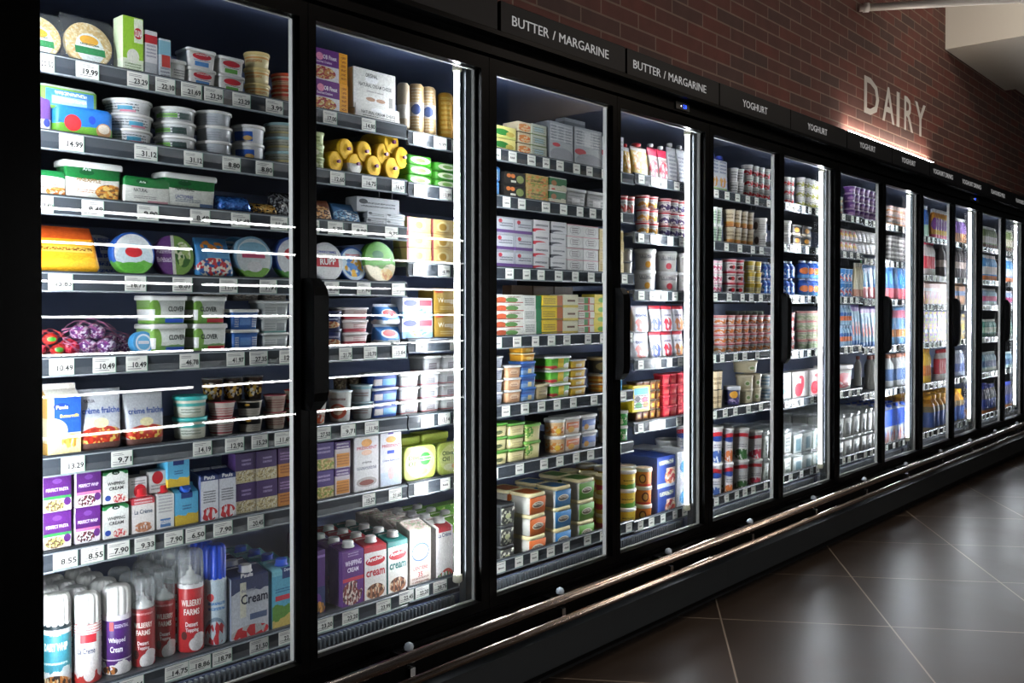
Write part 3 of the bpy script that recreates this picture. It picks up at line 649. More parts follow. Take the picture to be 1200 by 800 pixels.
def k_bag(w, d, h, m, txt, **k):      # soft leaning bag
    mb = MB(); mb.rrect([(w * .46, d * .3, 0), (w * .5, d * .5, h * .1), (w * .48, d * .5, h * .45), (w * .47, d * .35, h * .75), (w * .45, .004, h)], m['p'], .7, 4)
    ptext(mb, txt, w, h, 0)
    for i, v in enumerate(mb.v):
        pass
    mb.xf(Matrix.Rotation(math.radians(-14), 4, 'X')); return [('bag', mb)]
KINDS_ = dict(box=k_box, slab=k_slab, cup=k_cup, tub=k_tub, rtub=k_rtub, face=k_face, disc=k_disc, roll=k_roll, stick=k_stick, gable=k_gable, brick=k_brick, can=k_can, pouch=k_pouch, bottle=k_bottle, netbag=k_netbag, bag=k_bag)
ROUND = {'cup', 'tub', 'stick', 'can', 'bottle', 'roll'}
DEPTH = dict(box=.07, slab=.06, rtub=.09, face=.05, disc=.04, gable=.075, brick=.065, pouch=.05, netbag=.07, bag=.05, roll=.16)
DOORX = [350, 568, 716, 826, 911, 978, 1033, 1075, 1113, 1145, 1171, 1400]
_lab = {}
RN = {1: [''], 2: ['lower', 'upper'], 3: ['bottom', 'middle', 'top'], 4: ['bottom', 'third', 'second', 'top'], 5: ['bottom', 'fourth', 'third', 'second', 'top']}
CN = {1: [''], 2: ['left', 'right'], 3: ['left', 'centre', 'right'], 4: ['leftmost', 'second', 'third', 'rightmost']}
count = [0]
def PR(desc, cat, name, kind, si, zi, x0, x1, ytop, n=1, cols=1, rows=1, m=None, txt=(), d=None, yo=0.0, base=None, rot=None, zbase=None, gap=.002, jit=1.0, topn=None):
    yf = YF + .020 + yo; zs = SEG[si][2]; z0 = zs[zi] - .004 + .0005 - (.040 if (zi == len(zs) - 1 and si >= 1) else 0)
    if base is not None: z0 = at((x0 + x1) / 2, base, yf)[1]
    if zbase is not None: z0 = zbase
    if kind in ROUND and kind != 'roll' or kind == 'disc' and False:
        r = .03
        for _ in range(4):
            yc = yf + r; A, B = X_(x0, yc), X_(x1, yc); phi = math.atan2((A + B) / 2, yc + CAM_D)
            r = (B - A) / ((cols - 1) * 2.06 + 2 / math.cos(phi))
        w = 2 * r; dep = w; ztop = at((x0 + x1) / 2, ytop, yf + r)[1]; xs = [A + r / math.cos(phi) + i * 2.06 * r for i in range(cols)]
        step = 2.06 * r; yc0 = yf + r
    else:
        A, B = X_(x0, yf), X_(x1, yf); step = (B - A) / cols; w = step - gap; dep = d or DEPTH.get(kind, .07)
        if kind == 'roll': dep = d or .16
        ztop = at((x0 + x1) / 2, ytop, yf)[1]; xs = [A + step * (i + .5) for i in range(cols)]; yc0 = yf + dep / 2
        if kind in ('disc',): yc0 = yf + .01
        if kind in ('bag',): yc0 = yf + .02
    h = (ztop - z0) / n
    if kind == 'roll': h = w
    dd = next(i for i, q in enumerate(DOORX) if (x0 + x1) / 2 < q)
    if h <= .004: print('BAD HEIGHT', desc, si, zi, h); h = .03
    last = zi == len(zs) - 1
    where = ('bottom' if last else ordn[zi] if zi else 'top') + ' shelf, ' + ordn[dd] + ' glass door'
    m = m or {}
    parts = KINDS_[kind](w, dep, h, m, list(txt))
    far = dd >= 7
    if len(parts) == 1:
        root = link(name, parts[0][1].mesh(name))
    elif far and kind in ('cup', 'tub', 'bottle', 'rtub', 'box'):
        mb = MB()
        for _, q in parts:
            o_ = len(mb.v); mb.v += q.v; mp = [mb.mi(x) for x in q.mats]; mb.f += [[a + o_ for a in f] for f in q.f]; mb.m += [mp[a] for a in q.m]; mb.sm += q.sm
        root = link(name, mb.mesh(name))
    else:
        root = link(name, None)
        for pn, q in parts: link(pn, q.mesh(pn), root)
    single = n * cols <= 6 and dd <= 2
    base_label = desc + ', ' + where
    k_ = 2
    while base_label in _lab:
        base_label = desc + ', ' + ['', '', 'right-hand lot', 'far-right lot', 'fourth lot', 'fifth lot'][min(k_, 5)] + ', ' + where; k_ += 1
    _lab[base_label] = 1
    rz0 = rot if rot is not None else (math.radians(-40) if kind in ROUND and kind != 'roll' else 0)
    first = True
    for rw in range(rows):
        for i in range(cols):
            nn = n if rw == 0 or topn is None else topn
            for j in range(nn):
                jx = R.uniform(-.0012, .0012) * jit; jy = R.uniform(0, .004) * jit
                rr_ = rz0 + (R.uniform(-.3, .3) if (kind in ('cup', 'tub') and not txt) else R.uniform(-.03, .03) * jit)
                loc = (xs[i] + jx, yc0 + jy + rw * (dep + .004 if kind in ROUND else dep + .004), z0 + j * h)
                if first: o = root; o.location = loc; o.rotation_euler = (0, 0, rr_); first = False
                else: o = dup(root, loc, (0, 0, rr_))
                count[0] += 1
                if rw: lb = 'rear ' + desc + ', ' + where; g = 'behind the front row: ' + base_label
                elif single and n * cols > 1:
                    pre = ' '.join(x for x in (RN[n][j], (CN[cols][i])) if x); lb = pre + ' ' + base_label; g = base_label
                else: lb = base_label; g = base_label
                tag(o, lb, cat, g)
    return root
# ------------------------------------------------------------------ first and second doors
W_, LG = 'e2e2de', 'c4c6c6'
def A(zi, *a, **k): return PR(*a[:4], 0, zi, *a[4:], **k)
def B(zi, *a, **k): return PR(*a[:4], 1, zi, *a[4:], **k)
wp = WHT
# -- top shelf
flat = P('d8c49c', ('f', .5, .5, .5, .5, 'd9c08c', 'cfae74', 'e6d6b0', 16), ('e', .5, .42, .30, .34, 'e4ecec'), ('r', .18, .82, .28, .44, '1f8a4c'), ('e', .5, .60, .2, .11, 'f0b030'), ('t', .3, .7, .46, .54, '5a6a5a', 1))
A(0, 'round flat breads with green and white label', 'flat bread', 'flat_bread_pack', 'disc', 24, 79, 27, m=dict(p=flat, th=.02, lean=14, bag=1))
A(0, 'clear bag of round flat breads with green band', 'flat bread', 'flat_bread_pack', 'disc', 83, 139, 21, m=dict(p=flat, th=.02, lean=14, bag=1))
A(0, 'tall bright green box with red emblem', 'cheese', 'cheese_box', 'box', 145, 170, 20, d=.05, m=dict(p=P('9ccb3c', ('s', 'd8e8c0'), ('r', .55, .98, .55, .98, 'e8f0d8'), ('e', .75, .72, .2, .1, 'd02030'), ('b', .0, .25, 'e6efd8'), ('e', .5, .3, .3, .13, 'f0f0e4'), ('t', .1, .9, .04, .18, '6a8a5a', 3))), txt=[('OLINA', .58, .96, .66, .78, 'f4f4f4')])
A(0, 'narrow white and red upright pack', 'cheese', 'cheese_pack', 'box', 172, 187, 36, d=.05, m=dict(p=P('dcdcdc', ('b', .72, .9, 'c22b35'), ('t', .1, .9, .4, .7, '8a8a9a', 4), ('b', .0, .3, 'b0b4b8'))))
A(0, 'short blue and red upright pack', 'cheese', 'cheese_pack', 'box', 188, 202, 46, d=.05, m=dict(p=P('c8d0d4', ('b', .6, .95, '7fb0c0'), ('r', .2, .95, .3, .6, 'c04038'), ('t', .1, .9, .05, .3, '6a6a7a', 3))))
A(0, 'low green and white rectangular pack', 'cheese', 'cheese_pack', 'rtub', 190, 222, 69, d=.06, m=dict(p=P('e4e6e2', ('r', 0, .4, 0, 1, '3f9a48'), ('t', .5, .95, .3, .7, '7a7a7a', 3)), lid=WHT))
feta = P(W_, ('e', .5, .72, .34, .2, 'd02a3a'), ('r', .25, .75, .12, .4, '3f7fc0'), ('t', .2, .8, .42, .52, '4a4a9a', 1), ('s', 'cfd6da'))
A(0, 'white tapered cheese tub with red and blue label', 'cheese tub', 'cheese_tub', 'rtub', 222, 257, 58, n=2, d=.08, m=dict(p=feta, lid=WHT), txt=[('DODONI', .3, .7, .66, .8, 'f4f4f4')])
A(0, 'white tapered cheese tub with red and green label', 'cheese tub', 'cheese_tub', 'rtub', 258, 290, 67, n=2, d=.08, m=dict(p=P(W_, ('e', .5, .72, .34, .2, 'd02a3a'), ('r', .25, .75, .12, .4, '58a038'), ('t', .2, .8, .42, .52, '4a4a4a', 1)), lid=WHT))
A(0, 'pale yellow round tub with orange lettering', 'cheese tub', 'cheese_tub', 'tub', 287, 318, 64, n=3, m=dict(p=P('e8d8a0', ('t', .15, .85, .3, .65, 'c07830', 1), ('b', .68, .8, 'e0a050')), lid=pl('e6cf8c')))
A(0, 'orange and red round tub', 'cheese tub', 'cheese_tub', 'tub', 318, 350, 89, n=2, m=dict(p=P('dfc0a0', ('b', .1, .3, 'c05a38'), ('b', .6, .8, 'c84a38'), ('t', .1, .9, .32, .58, '8a4a3a', 2)), lid=pl('c8502f')))
A(0, 'purple biscuit box with cracker picture and orange side', 'biscuit box', 'biscuit_box', 'box', 362, 409, 58, n=2, d=.06, m=dict(p=P('6a2c80', ('r', 0, .78, 0, .46, 'dcd8dc'), ('f', .38, .24, .32, .2, 'c88a48', 'a83a40', 'e0c890', 14), ('r', .78, 1.01, 0, 1, 'e8a020'), ('e', .3, .74, .09, .12, 'e890b0'), ('t', .84, .96, .1, .9, '9a5a10', 6))), txt=[('OB Finest', .38, .72, .68, .82, 'f2e8f2'), ('Gourmet Crackers', .2, .6, .54, .62, 'e0d0e8')])
A(0, 'white cheese box printed NATURAL CHEESE', 'cheese box', 'cheese_box', 'box', 415, 465, 83, d=.05, base=130, m=dict(p=P('deded8', ('e', .42, .75, .16, .09, 'f0f0f0'), ('e', .40, .27, .11, .05, 'b08a70'), ('e', .64, .27, .11, .05, 'b08a70'), ('r', .84, .93, .15, .4, '9a9a94'))), txt=[('ORIGINAL', .28, .56, .80, .90, '4a4a4a'), ('NATURAL CREAM CHEESE', .12, .90, .56, .65, '5a5a5a'), ('cholesterol reduced', .3, .7, .44, .49, '7a7a7a')])
A(0, 'low white cheese box under the bigger white box', 'cheese box', 'cheese_box', 'box', 417, 470, 125, d=.07, m=dict(p=P('e2e2dc', ('e', .5, .72, .16, .16, 'f4f4f4'), ('t', .15, .9, .2, .35, '6a6a6a', 1))), txt=[('NATURAL CREAM CHEESE', .12, .90, .4, .6, '5a5a5a')])
gold = P('c8a878', ('t', .2, .8, .1, .9, 'e8dcc0', 14), ('b', .35, .62, 'dcd4d0'), ('e', .5, .48, .3, .1, '4a5a8a'), metal=0.2, rough=.3)
A(0, 'upright beige foil roll with white label', 'butter roll', 'butter_roll', 'stick', 466, 481, 97, m=dict(p=P('b8a890', ('b', .2, .5, 'dcd8d0'), rough=.3)))
B(0, 'upright beige foil roll with blue label print', 'butter roll', 'butter_roll', 'stick', 478, 512, 100, cols=2, m=dict(p=gold))
B(0, 'upright golden foil roll', 'butter roll', 'butter_roll', 'stick', 512, 531, 109, m=dict(p=P('d8a030', ('t', .2, .8, .1, .9, 'f0d070', 8), metal=.4, rough=.3)))
B(0, 'upright white and blue wrapped roll', 'butter roll', 'butter_roll', 'stick', 530, 549, 113, m=dict(p=P('dcdcdc', ('e', .4, .6, .3, .14, '2a4a9a'), ('t', .2, .8, .1, .4, 'c03a3a', 4))))
# -- second shelf
A(1, 'purple rounded cheese tub cut off by the door frame', 'cheese tub', 'cheese_tub', 'slab', 30, 64, 112, d=.1, m=dict(p=P('6a4a90', ('b', 0, .35, 'd8d8e4'), ('e', .8, .25, .12, .12, '3a4aa0'))))
A(1, 'green-edged oval cheese pack lying on another', 'cheese pack', 'cheese_pack', 'slab', 48, 118, 102, base=129, d=.07, m=dict(p=P('7ab04a', ('r', .1, .92, .12, .82, '3f86c4'), ('r', .2, .8, .2, .55, '9cc4dc'), ('t', .25, .8, .25, .8, 'dfe8ee', 2), ('b', .9, 1.1, 'c8d0c8'))))
A(1, 'blue cheese pack with green hills and cracker picture', 'cheese pack', 'cheese_pack', 'slab', 65, 136, 126, d=.09, m=dict(p=P('2a7ad0', ('w', .36, '6aa83a', 3.0), ('e', .30, .42, .14, .28, 'd8343a'), ('e', .82, .28, .13, .26, 'c89868'), ('e', .82, .34, .1, .16, 'f0e4d0'), ('e', .62, .6, .06, .14, '2a4ac0'))))
A(1, 'white round dip tub with pink and blue label', 'dip tub', 'dip_tub', 'tub', 121, 180, 120, n=3, m=dict(p=P('d8dadc', ('t', .1, .9, .2, .8, '4a5458', 3), ('r', .5, .8, .3, .6, '4a9ab8'), ('r', .55, .85, .15, .3, 'e08aa0')), lid=wp))
A(1, 'white round dip tub with green label', 'dip tub', 'dip_tub', 'tub', 180, 231, 129, n=3, m=dict(p=P('cdd0d0', ('r', .05, .55, .3, .6, '6ab03a'), ('r', .6, .9, .2, .7, '2f4a44'), ('t', .1, .9, .1, .75, '50585a', 3)), lid=wp))
A(1, 'plain grey round dip tub', 'dip tub', 'dip_tub', 'tub', 229, 273, 133, n=3, m=dict(p=P('a8adb2', ('t', .3, .7, .2, .7, '8a8f96', 3)), lid=wp))
A(1, 'white round tub with blue label', 'cheese tub', 'cheese_tub', 'tub', 271, 311, 149, n=2, m=dict(p=P('d8dade', ('r', .15, .75, .12, .72, '2356b0'), ('e', .6, .3, .15, .15, 'c8a060')), lid=wp))
A(1, 'pale blue-lidded round tub with beige label', 'cheese tub', 'cheese_tub', 'tub', 310, 352, 147, n=3, m=dict(p=P('b8b8a8', ('t', .1, .9, .2, .8, '7a7a64', 3), ('b', .3, .45, 'c8b880')), lid=pl('a8ccd0')))
A(1, 'pale green round tub', 'dip tub', 'dip_tub', 'tub', 358, 381, 156, n=3, m=dict(p=P('b8c48a', ('t', .1, .9, .2, .8, '6a7a3a', 2), ('e', .5, .45, .2, .25, 'e4e8c8')), lid=pl('c4d09a')))
yel = P('eebc00', rough=.7)
for i, (xa, xb, lv, nm) in enumerate([(383, 404, 0, 'lower leftmost'), (427, 448, 0, 'lower third'), (449, 470, 0, 'lower rightmost'), (394, 415, 1, 'upper leftmost'), (416, 437, 1, 'upper second'), (438, 459, 1, 'upper third'), (460, 480, 1, 'upper rightmost'), (448, 469, 2, 'topmost')]):
    A(1, 'yellow butter roll, ' + nm + ' of the pile', 'butter roll', 'butter_roll', 'roll', xa, xb, 180, d=.13, yo=.004 * lv, zbase=1.7965 + lv * .0445, rot=math.radians(9), m=dict(p=yel, lid=pl('7a3a6a')))
A(1, 'white-labelled yellow butter roll', 'butter roll', 'butter_roll', 'roll', 405, 426, 180, d=.13, rot=math.radians(9), m=dict(p=P('eebc00', ('r', .0, 1, .0, .5, 'dcdcd4'), rough=.7), lid=pl('7a3a6a')))
grn = P('4aa82a', ('e', .5, .5, .38, .36, 'e4ecd0'), ('e', .5, .5, .2, .2, '7ab04a'), ('b', .86, 1.1, '3a9a1f'))
B(1, 'bright green oblong butter pack', 'butter pack', 'butter_pack', 'slab', 478, 509, 182, n=3, d=.09, m=dict(p=grn)); B(1, 'smaller bright green oblong butter pack', 'butter pack', 'butter_pack', 'slab', 510, 540, 191, n=3, d=.09, m=dict(p=grn))
# -- third shelf
A(2, 'green and white sliced cheese pack with orange food', 'sliced cheese', 'sliced_cheese_pack', 'slab', 30, 79, 199, d=.03, m=dict(p=P('dcded6', ('b', .62, 1.1, '1f8044'), ('e', .55, .66, .5, .12, 'e8e8e0'), ('f', .8, .2, .3, .18, 'd07028', 'e8a050', 'e8e0d0', 12), ('t', .3, .8, .3, .5, '8a6a5a', 2))))
arla = lambda food, tone: P('e4e6de', ('b', .72, 1.1, '1f7a3c'), ('e', .5, .70, .55, .07, '1f7a3c'), ('e', .38, .84, .13, .09, '0f5a2c'), food, ('t', .2, .7, .2, .32, tone, 2))
A(2, 'white cheese block with green top and pineapple picture', 'cheese block', 'cheese_block', 'rtub', 74, 146, 190, d=.06, m=dict(p=arla(('f', .80, .26, .26, .26, 'e0902a', '8a5a2a', 'f0c870', 12), 'b07040'), lid=WHT), txt=[('Arla', .32, .46, .76, .84, 'f4f4f4'), ('PINEAPPLE', .22, .62, .46, .56, '8a6a30')])
A(2, 'flat white cheese pack with green and pink print', 'sliced cheese', 'sliced_cheese_pack', 'slab', 146, 201, 208, d=.03, m=dict(p=arla(('r', .5, .95, .04, .16, 'd89aa8'), '7a7a7a')), txt=[('Arla', .32, .46, .78, .86, 'f4f4f4'), ('NATURAL', .2, .5, .45, .58, '3a3a3a')])
A(2, 'white cheese block with green top, printed NATURAL', 'cheese block', 'cheese_block', 'rtub', 192, 258, 204, d=.07, m=dict(p=arla(('r', .68, .95, .05, .2, '4a6a9a'), '6a7a8a'), lid=WHT), txt=[('Arla', .30, .44, .78, .86, 'f4f4f4'), ('NATURAL', .22, .56, .50, .60, '3a4a3a'), ('LACTOFREE', .22, .54, .28, .38, '3a4a8a')])
A(2, 'crumpled blue foil cheese bag', 'cheese bag', 'cheese_bag', 'bag', 258, 297, 229, d=.06, m=dict(p=P('2a62b8', ('f', .5, .5, .6, .5, '1f4a90', '4a86d8', '2a62b8', 9), metal=.3, rough=.25)))
A(2, 'gold and black foil cheese bag', 'cheese bag', 'cheese_bag', 'bag', 297, 328, 238, d=.05, m=dict(p=P('b88a3a', ('f', .5, .5, .6, .5, '2a2420', 'b88a3a', 'd8b870', 8), metal=.3, rough=.25)))
A(2, 'black and white striped foil bag', 'cheese bag', 'cheese_bag', 'bag', 322, 349, 224, d=.05, m=dict(p=P('2a2a30', ('f', .5, .5, .6, .5, '26262c', 'a0a4a8', '3a3a40', 10), metal=.3, rough=.25)))
A(2, 'leaning brown snack pack', 'snack pack', 'snack_pack', 'bag', 362, 392, 233, d=.03, m=dict(p=P('6a3a24', ('f', .5, .4, .45, .35, 'c88a48', '3a1a14', 'd8b080', 10))))
A(2, 'leaning blue snack pack', 'snack pack', 'snack_pack', 'bag', 391, 426, 238, d=.03, m=dict(p=P('3a6a9a', ('f', .5, .4, .45, .3, '6aa0c4', '2a4a70', 'c8d8e0', 10))))
silv = P('a4a8ac', ('t', .1, .9, .3, .7, '3a3e44', 2), ('e', .15, .7, .1, .16, '3a3e44'))
A(2, 'silver-grey butter box on top of the pair', 'butter box', 'butter_box', 'box', 419, 468, 232, base=250, d=.06, m=dict(p=silv))
A(2, 'silver-grey butter box', 'butter box', 'butter_box', 'box', 430, 475, 249, n=2, cols=2, d=.06, m=dict(p=silv))
gbx = P('d8bc78', ('e', .5, .5, .26, .36, 'e8d8a0'), ('e', .5, .5, .16, .24, 'b8903a'), ('r', .0, .09, 0, 1, '8a3038'), ('t', .2, .8, .08, .2, '8a6a30', 1))
B(2, 'cream and gold butter box', 'butter box', 'butter_box', 'box', 477, 533, 256, n=3, cols=2, d=.07, m=dict(p=gbx))
B(2, 'white box with red oval emblems', 'butter box', 'butter_box', 'box', 533, 560, 259, n=2, d=.07, m=dict(p=P('d8d8d8', ('e', .38, .55, .3, .15, 'c82030'), ('t', .1, .9, .05, .3, '7a7a7a', 3))))
# -- fourth shelf
A(3, 'big orange bag of sliced cheese', 'sliced cheese', 'sliced_cheese_bag', 'bag', 20, 121, 262, d=.05, m=dict(p=P('e8a020', ('b', .74, 1.1, 'c8541f'), ('w', .3, 'f2b428', 4), ('r', .1, .9, .46, .58, 'e8c050'), ('t', .1, .9, .46, .58, '7a4a10', 1), rough=.25)), txt=[('Bega', .22, .82, .78, .92, 'd8242c', .02)])
A(3, 'blue and white patterned round cheese box lying behind', 'cheese box', 'round_cheese_box', 'disc', 98, 152, 257, yo=.05, m=dict(p=P('d8dce4', ('t', .05, .95, .1, .95, '2a4aa8', 5), ('r', .2, .5, .5, .8, '3a5ab8')), th=.04, lean=24))
def wheel(zi, lab, xa, xb, yt, p, yo=0.0, txt=(), th=.03, lean=9): A(zi, lab, 'cheese box', 'round_cheese_box', 'disc', xa, xb, yt, yo=yo, m=dict(p=p, th=th, lean=lean), txt=txt)
wheel(3, 'round cheese box with red letters over green meadow', 136, 187, 270, P('2a5ab0', ('e', .5, .5, .45, .45, 'e8ecec'), ('e', .5, .40, .42, .34, 'cfe0e8'), ('w', .30, '6ab04a', 3), ('e', .5, .55, .2, .12, 'd82a34'), ('e', .42, .20, .3, .12, '5aa83a')), txt=[('DÉLICE', .28, .72, .22, .30, 'd82a34', .02)] if False else ())
wheel(3, 'round purple and green cheese box', 186, 233, 275, P('6a3a80', ('r', .45, 1, 0, 1, '7aa04a'), ('r', .42, .5, 0, 1, 'e0e0d8'), ('t', .05, .42, .3, .7, 'd8c8e0', 2), ('f', .7, .55, .2, .3, '3a6a2a', 'e0e4c0', 'a8c070', 8)), yo=.01)
A(3, 'colourful blue and orange snack cheese pack', 'cheese snacks', 'snack_cheese_pack', 'bag', 234, 277, 277, d=.04, m=dict(p=P('3a80b8', ('f', .5, .25, .5, .26, 'c83038', 'e8e0d0', '2a5a9a', 9), ('f', .5, .75, .35, .2, '3a80b8', 'e89030', '4a9ac8', 5), ('r', .3, .95, .5, .68, '5aa0d0'))), txt=[('scooby', .35, .85, .56, .68, 'f0f0f0', .0, .2)] if False else ())
wheel(3, 'blue round cheese box half hidden behind the meadow box', 262, 308, 272, P('4a86b0', ('t', .1, .9, .6, .9, 'c8dce8', 3)), yo=.06, lean=12)
wheel(3, 'pale blue round cheese box with pink lettering', 280, 325, 281, P('8ab4cc', ('e', .5, .5, .44, .44, 'dce4e4'), ('e', .5, .70, .36, .16, '8ac0d8'), ('w', .22, '7ab04a', 3), ('r', .2, .8, .5, .60, 'd04a70'), ('e', .5, .3, .2, .12, 'e8e8e8')))
wheel(3, 'round cheese box with blue rim cut by door frame', 328, 372, 284, P('3a5aa8', ('e', .5, .5, .44, .44, 'e0e4e8'), ('e', .5, .6, .25, .15, 'c8303a'), ('w', .22, '5aa04a', 3)))
wheel(3, 'white round cheese box with slanting red band', 370, 408, 287, P('d8d8dc', ('e', .5, .5, .42, .42, 'e8e8e8'), ('r', .15, .85, .38, .6, 'c82a38'), ('t', .2, .8, .68, .8, '3a4aa0', 1)), txt=[('RUPP', .26, .76, -.10, .08, 'f4f4f4', .02, .05)])
wheel(3, 'blue round cheese box with yellow cheese picture', 402, 436, 290, P('2a5aa8', ('e', .5, .5, .43, .43, 'c8dce8'), ('f', .5, .42, .32, .26, 'e8b030', 'c8dce8', '3a7ac0', 6), ('t', .25, .75, .7, .8, 'c8303a', 1)), yo=.01)
wheel(3, 'round cheese box, green above and cream below', 431, 469, 291, P('5aa038', ('w', .42, 'e0d8b8', 2.5), ('e', .45, .68, .18, .10, '1f6a34'), ('f', .66, .22, .2, .14, 'e8c890', 'd89a70', 'f0e0b0', 8), ('t', .25, .75, .36, .44, '7a8a5a', 1)))
# -- fifth shelf
pnet = P('5a2a6a', ('f', .5, .5, .5, .5, '5a2a6a', 'c8c0d0', '7a2a7a', 6), rough=.3); rnet = P('a81f34', ('f', .5, .5, .5, .5, '9a1830', 'd84050', 'a81f34', 6), rough=.25)
NET = mat('net_string', 'a8688a', .5); NET2 = mat('net_string_red', 'c84a50', .5)
A(4, 'net bag of small red cheeses with green leaf label', 'cheese net', 'cheese_net', 'netbag', 44, 84, 385, d=.09, m=dict(p=P('d8322a', ('e', .5, .5, .3, .2, '4aa03a'), rough=.3), p2=rnet, net=NET2))
A(4, 'net bag of purple and red wax cheeses', 'cheese net', 'cheese_net', 'netbag', 78, 142, 373, d=.09, m=dict(p=pnet, p2=rnet, net=NET)); A(4, 'smaller net bag of purple cheeses', 'cheese net', 'cheese_net', 'netbag', 120, 162, 388, d=.08, yo=.05, m=dict(p=pnet, p2=pnet, net=NET))
A(4, 'small blue and white round cheese tub', 'cheese tub', 'cheese_tub', 'disc', 158, 184, 392, m=dict(p=P('4a9ad0', ('e', .5, .5, .38, .38, 'e0e8f0'), ('e', .5, .5, .3, .3, '6ab4e0'), ('r', .25, .75, .45, .58, 'e8e8f0')), th=.03, lean=6))
clv = lambda bd: P('dfe4de', ('w', .3, '6aa04a', 3), ('r', .40, .95, .05, .22, bd), ('e', .12, .5, .16, .5, '7aa84a'), ('r', .01, .12, .15, .6, 'e4e4e4'), ('t', .3, .85, .22, .3, '6a8a6a', 1), ('s', '8ab06a'))
A(4, 'large white spread tub with green hills and blue band', 'spread tub', 'spread_tub', 'rtub', 176, 222, 346, n=2, d=.10, m=dict(p=clv('2a5ac8'), lid=WHT), txt=[('CLOVER', .48, .90, .44, .62, '1a2a24', .03)])
A(4, 'white spread tub with green hills and red band', 'spread tub', 'spread_tub', 'rtub', 228, 269, 347, n=2, d=.09, m=dict(p=clv('c82a3a'), lid=WHT), txt=[('CLOVER', .20, .68, .44, .62, '1a2a24', .03)])
A(4, 'small blue spread tub with white lid', 'spread tub', 'spread_tub', 'rtub', 272, 306, 362, n=2, d=.08, m=dict(p=P('2f62a8', ('r', .3, .7, .25, .7, '5a8ac8'), ('t', .1, .25, .1, .75, 'e0e0e0', 5), ('t', .75, .95, .1, .75, 'e0e0e0', 5)), lid=WHT))
A(4, 'grey-white small tub with teal trim', 'spread tub', 'spread_tub', 'rtub', 307, 341, 352, n=3, d=.08, m=dict(p=P('b4bab8', ('r', .55, .85, .15, .7, '8a9092'), ('b', 0, .12, '7ab0a8'), ('t', .1, .5, .2, .7, '80888a', 3)), lid=pl('c8ccca')))
A(4, 'clear tub of pale cheese pieces at the back', 'cheese tub', 'cheese_tub', 'rtub', 236, 340, 334, base=352, cols=3, yo=.09, d=.08, m=dict(p=P('9a948a', ('f', .5, .5, .5, .4, 'b8a898', '8a8078', 'c8c0b4', 7)), lid=CLEARPL))
A(4, 'dark red small tub with navy lid', 'dessert tub', 'dessert_tub', 'tub', 380, 404, 362, base=405, n=1, yo=.05, m=dict(p=P('8a2a44', ('b', .0, .3, 'b83a50')), lid=pl('6a1f34')))
A(4, 'navy round tub with food picture', 'dessert tub', 'dessert_tub', 'tub', 374, 402, 364, n=2, m=dict(p=P('232a5c', ('f', .5, .25, .4, .22, 'c87a48', 'e0c8a0', '8a3a34', 9), ('t', .2, .8, .5, .7, 'c8c8e0', 1)), lid=pl('1f2448')))
A(4, 'white and red rectangular dessert tub', 'dessert tub', 'dessert_tub', 'rtub', 402, 434, 360, n=3, d=.08, m=dict(p=P('c8b8b4', ('b', .1, .4, 'b83a48'), ('t', .4, .9, .3, .8, '8a4a4a', 3)), lid=pl('d8d0d0')))
A(4, 'red and blue fan-shaped mozzarella pack', 'mozzarella', 'mozzarella_pack', 'pouch', 444, 474, 356, n=2, d=.06, m=dict(p=P('3a80c8', ('e', .5, .52, .32, .22, 'e4e8ec'), ('e', .5, .55, .26, .16, 'c8242e'), ('b', .86, 1.1, 'e0e8f0'), ('w', .2, 'e0e8ec', 4))))
B(4 - 1, 'blue and white cheese pack with red corner', 'cheese pack', 'cheese_pack', 'box', 472, 507, 349, n=2, d=.06, m=dict(p=P('d4dcec', ('w', .32, '8ab8dc', 3), ('e', .25, .75, .22, .16, '2f3a9a'), ('r', .55, .98, .6, .9, 'c83a4a'), ('f', .55, .3, .3, .18, 'e8c860', 'd4dcec', '4a8ac0', 7))), txt=[('Lindsø', .08, .42, .68, .84, 'f0f0ff')] if False else ())
wg = P('b8923a', ('e', .5, .72, .42, .12, 'c8a860'), ('r', .04, .3, .82, .94, 'c8402f'), ('t', .2, .8, .12, .28, 'e4d4a0', 2))
B(3, 'gold butter box with white script lettering', 'butter box', 'butter_box', 'box', 509, 545, 338, n=2, d=.08, m=dict(p=wg), txt=[('Westgold', .12, .85, .36, .62, 'f4f0e4', .01)])
# -- sixth shelf
A(5, 'blue and yellow milk carton with butter picture', 'buttermilk carton', 'buttermilk_carton', 'gable', 55, 95, 450, d=.075, m=dict(p=P('e8d8a0', ('r', .2, 1.01, .30, .82, '2456b8'), ('b', .82, 1.1, 'e8e4d8'), ('s', 'e8b868'), ('e', .1, .34, .5, .18, 'f0e4c0'), ('f', .68, .18, .26, .10, 'e8b050', 'f2dca0', 'd8902f', 7), ('e', .42, .68, .24, .05, '1a3a8a'))), txt=[('Pauls', .26, .62, .645, .70, 'f4f4f4', .02), ('Buttermilk', .38, .95, .52, .57, 'f0d040', .01)])
cf = P('b8bcc2', ('b', .62, 1.1, 'bcc0c4'), ('f', .5, .22, .5, .17, 'c83a24', 'a82818', 'e0c060', 11), ('b', 0, .12, '6a4a44'), ('e', .5, .44, .17, .08, 'e4dcA8'), rough=.3)
A(5, 'grey creme fraiche pouch with red salsa picture', 'creme fraiche pouch', 'cream_pouch', 'pouch', 92, 146, 456, d=.06, m=dict(p=cf), txt=[('crème fraîche', .1, .93, .60, .70, '2a4a90', .0), ('TATUA', .16, .4, .78, .83, '3a3a44')])
A(5, 'grey creme fraiche pouch with leaning loose top', 'creme fraiche pouch', 'cream_pouch', 'pouch', 149, 197, 460, d=.06, m=dict(p=cf), txt=[('crème fraîche', .06, .95, .60, .71, '2a4a90', .0)])
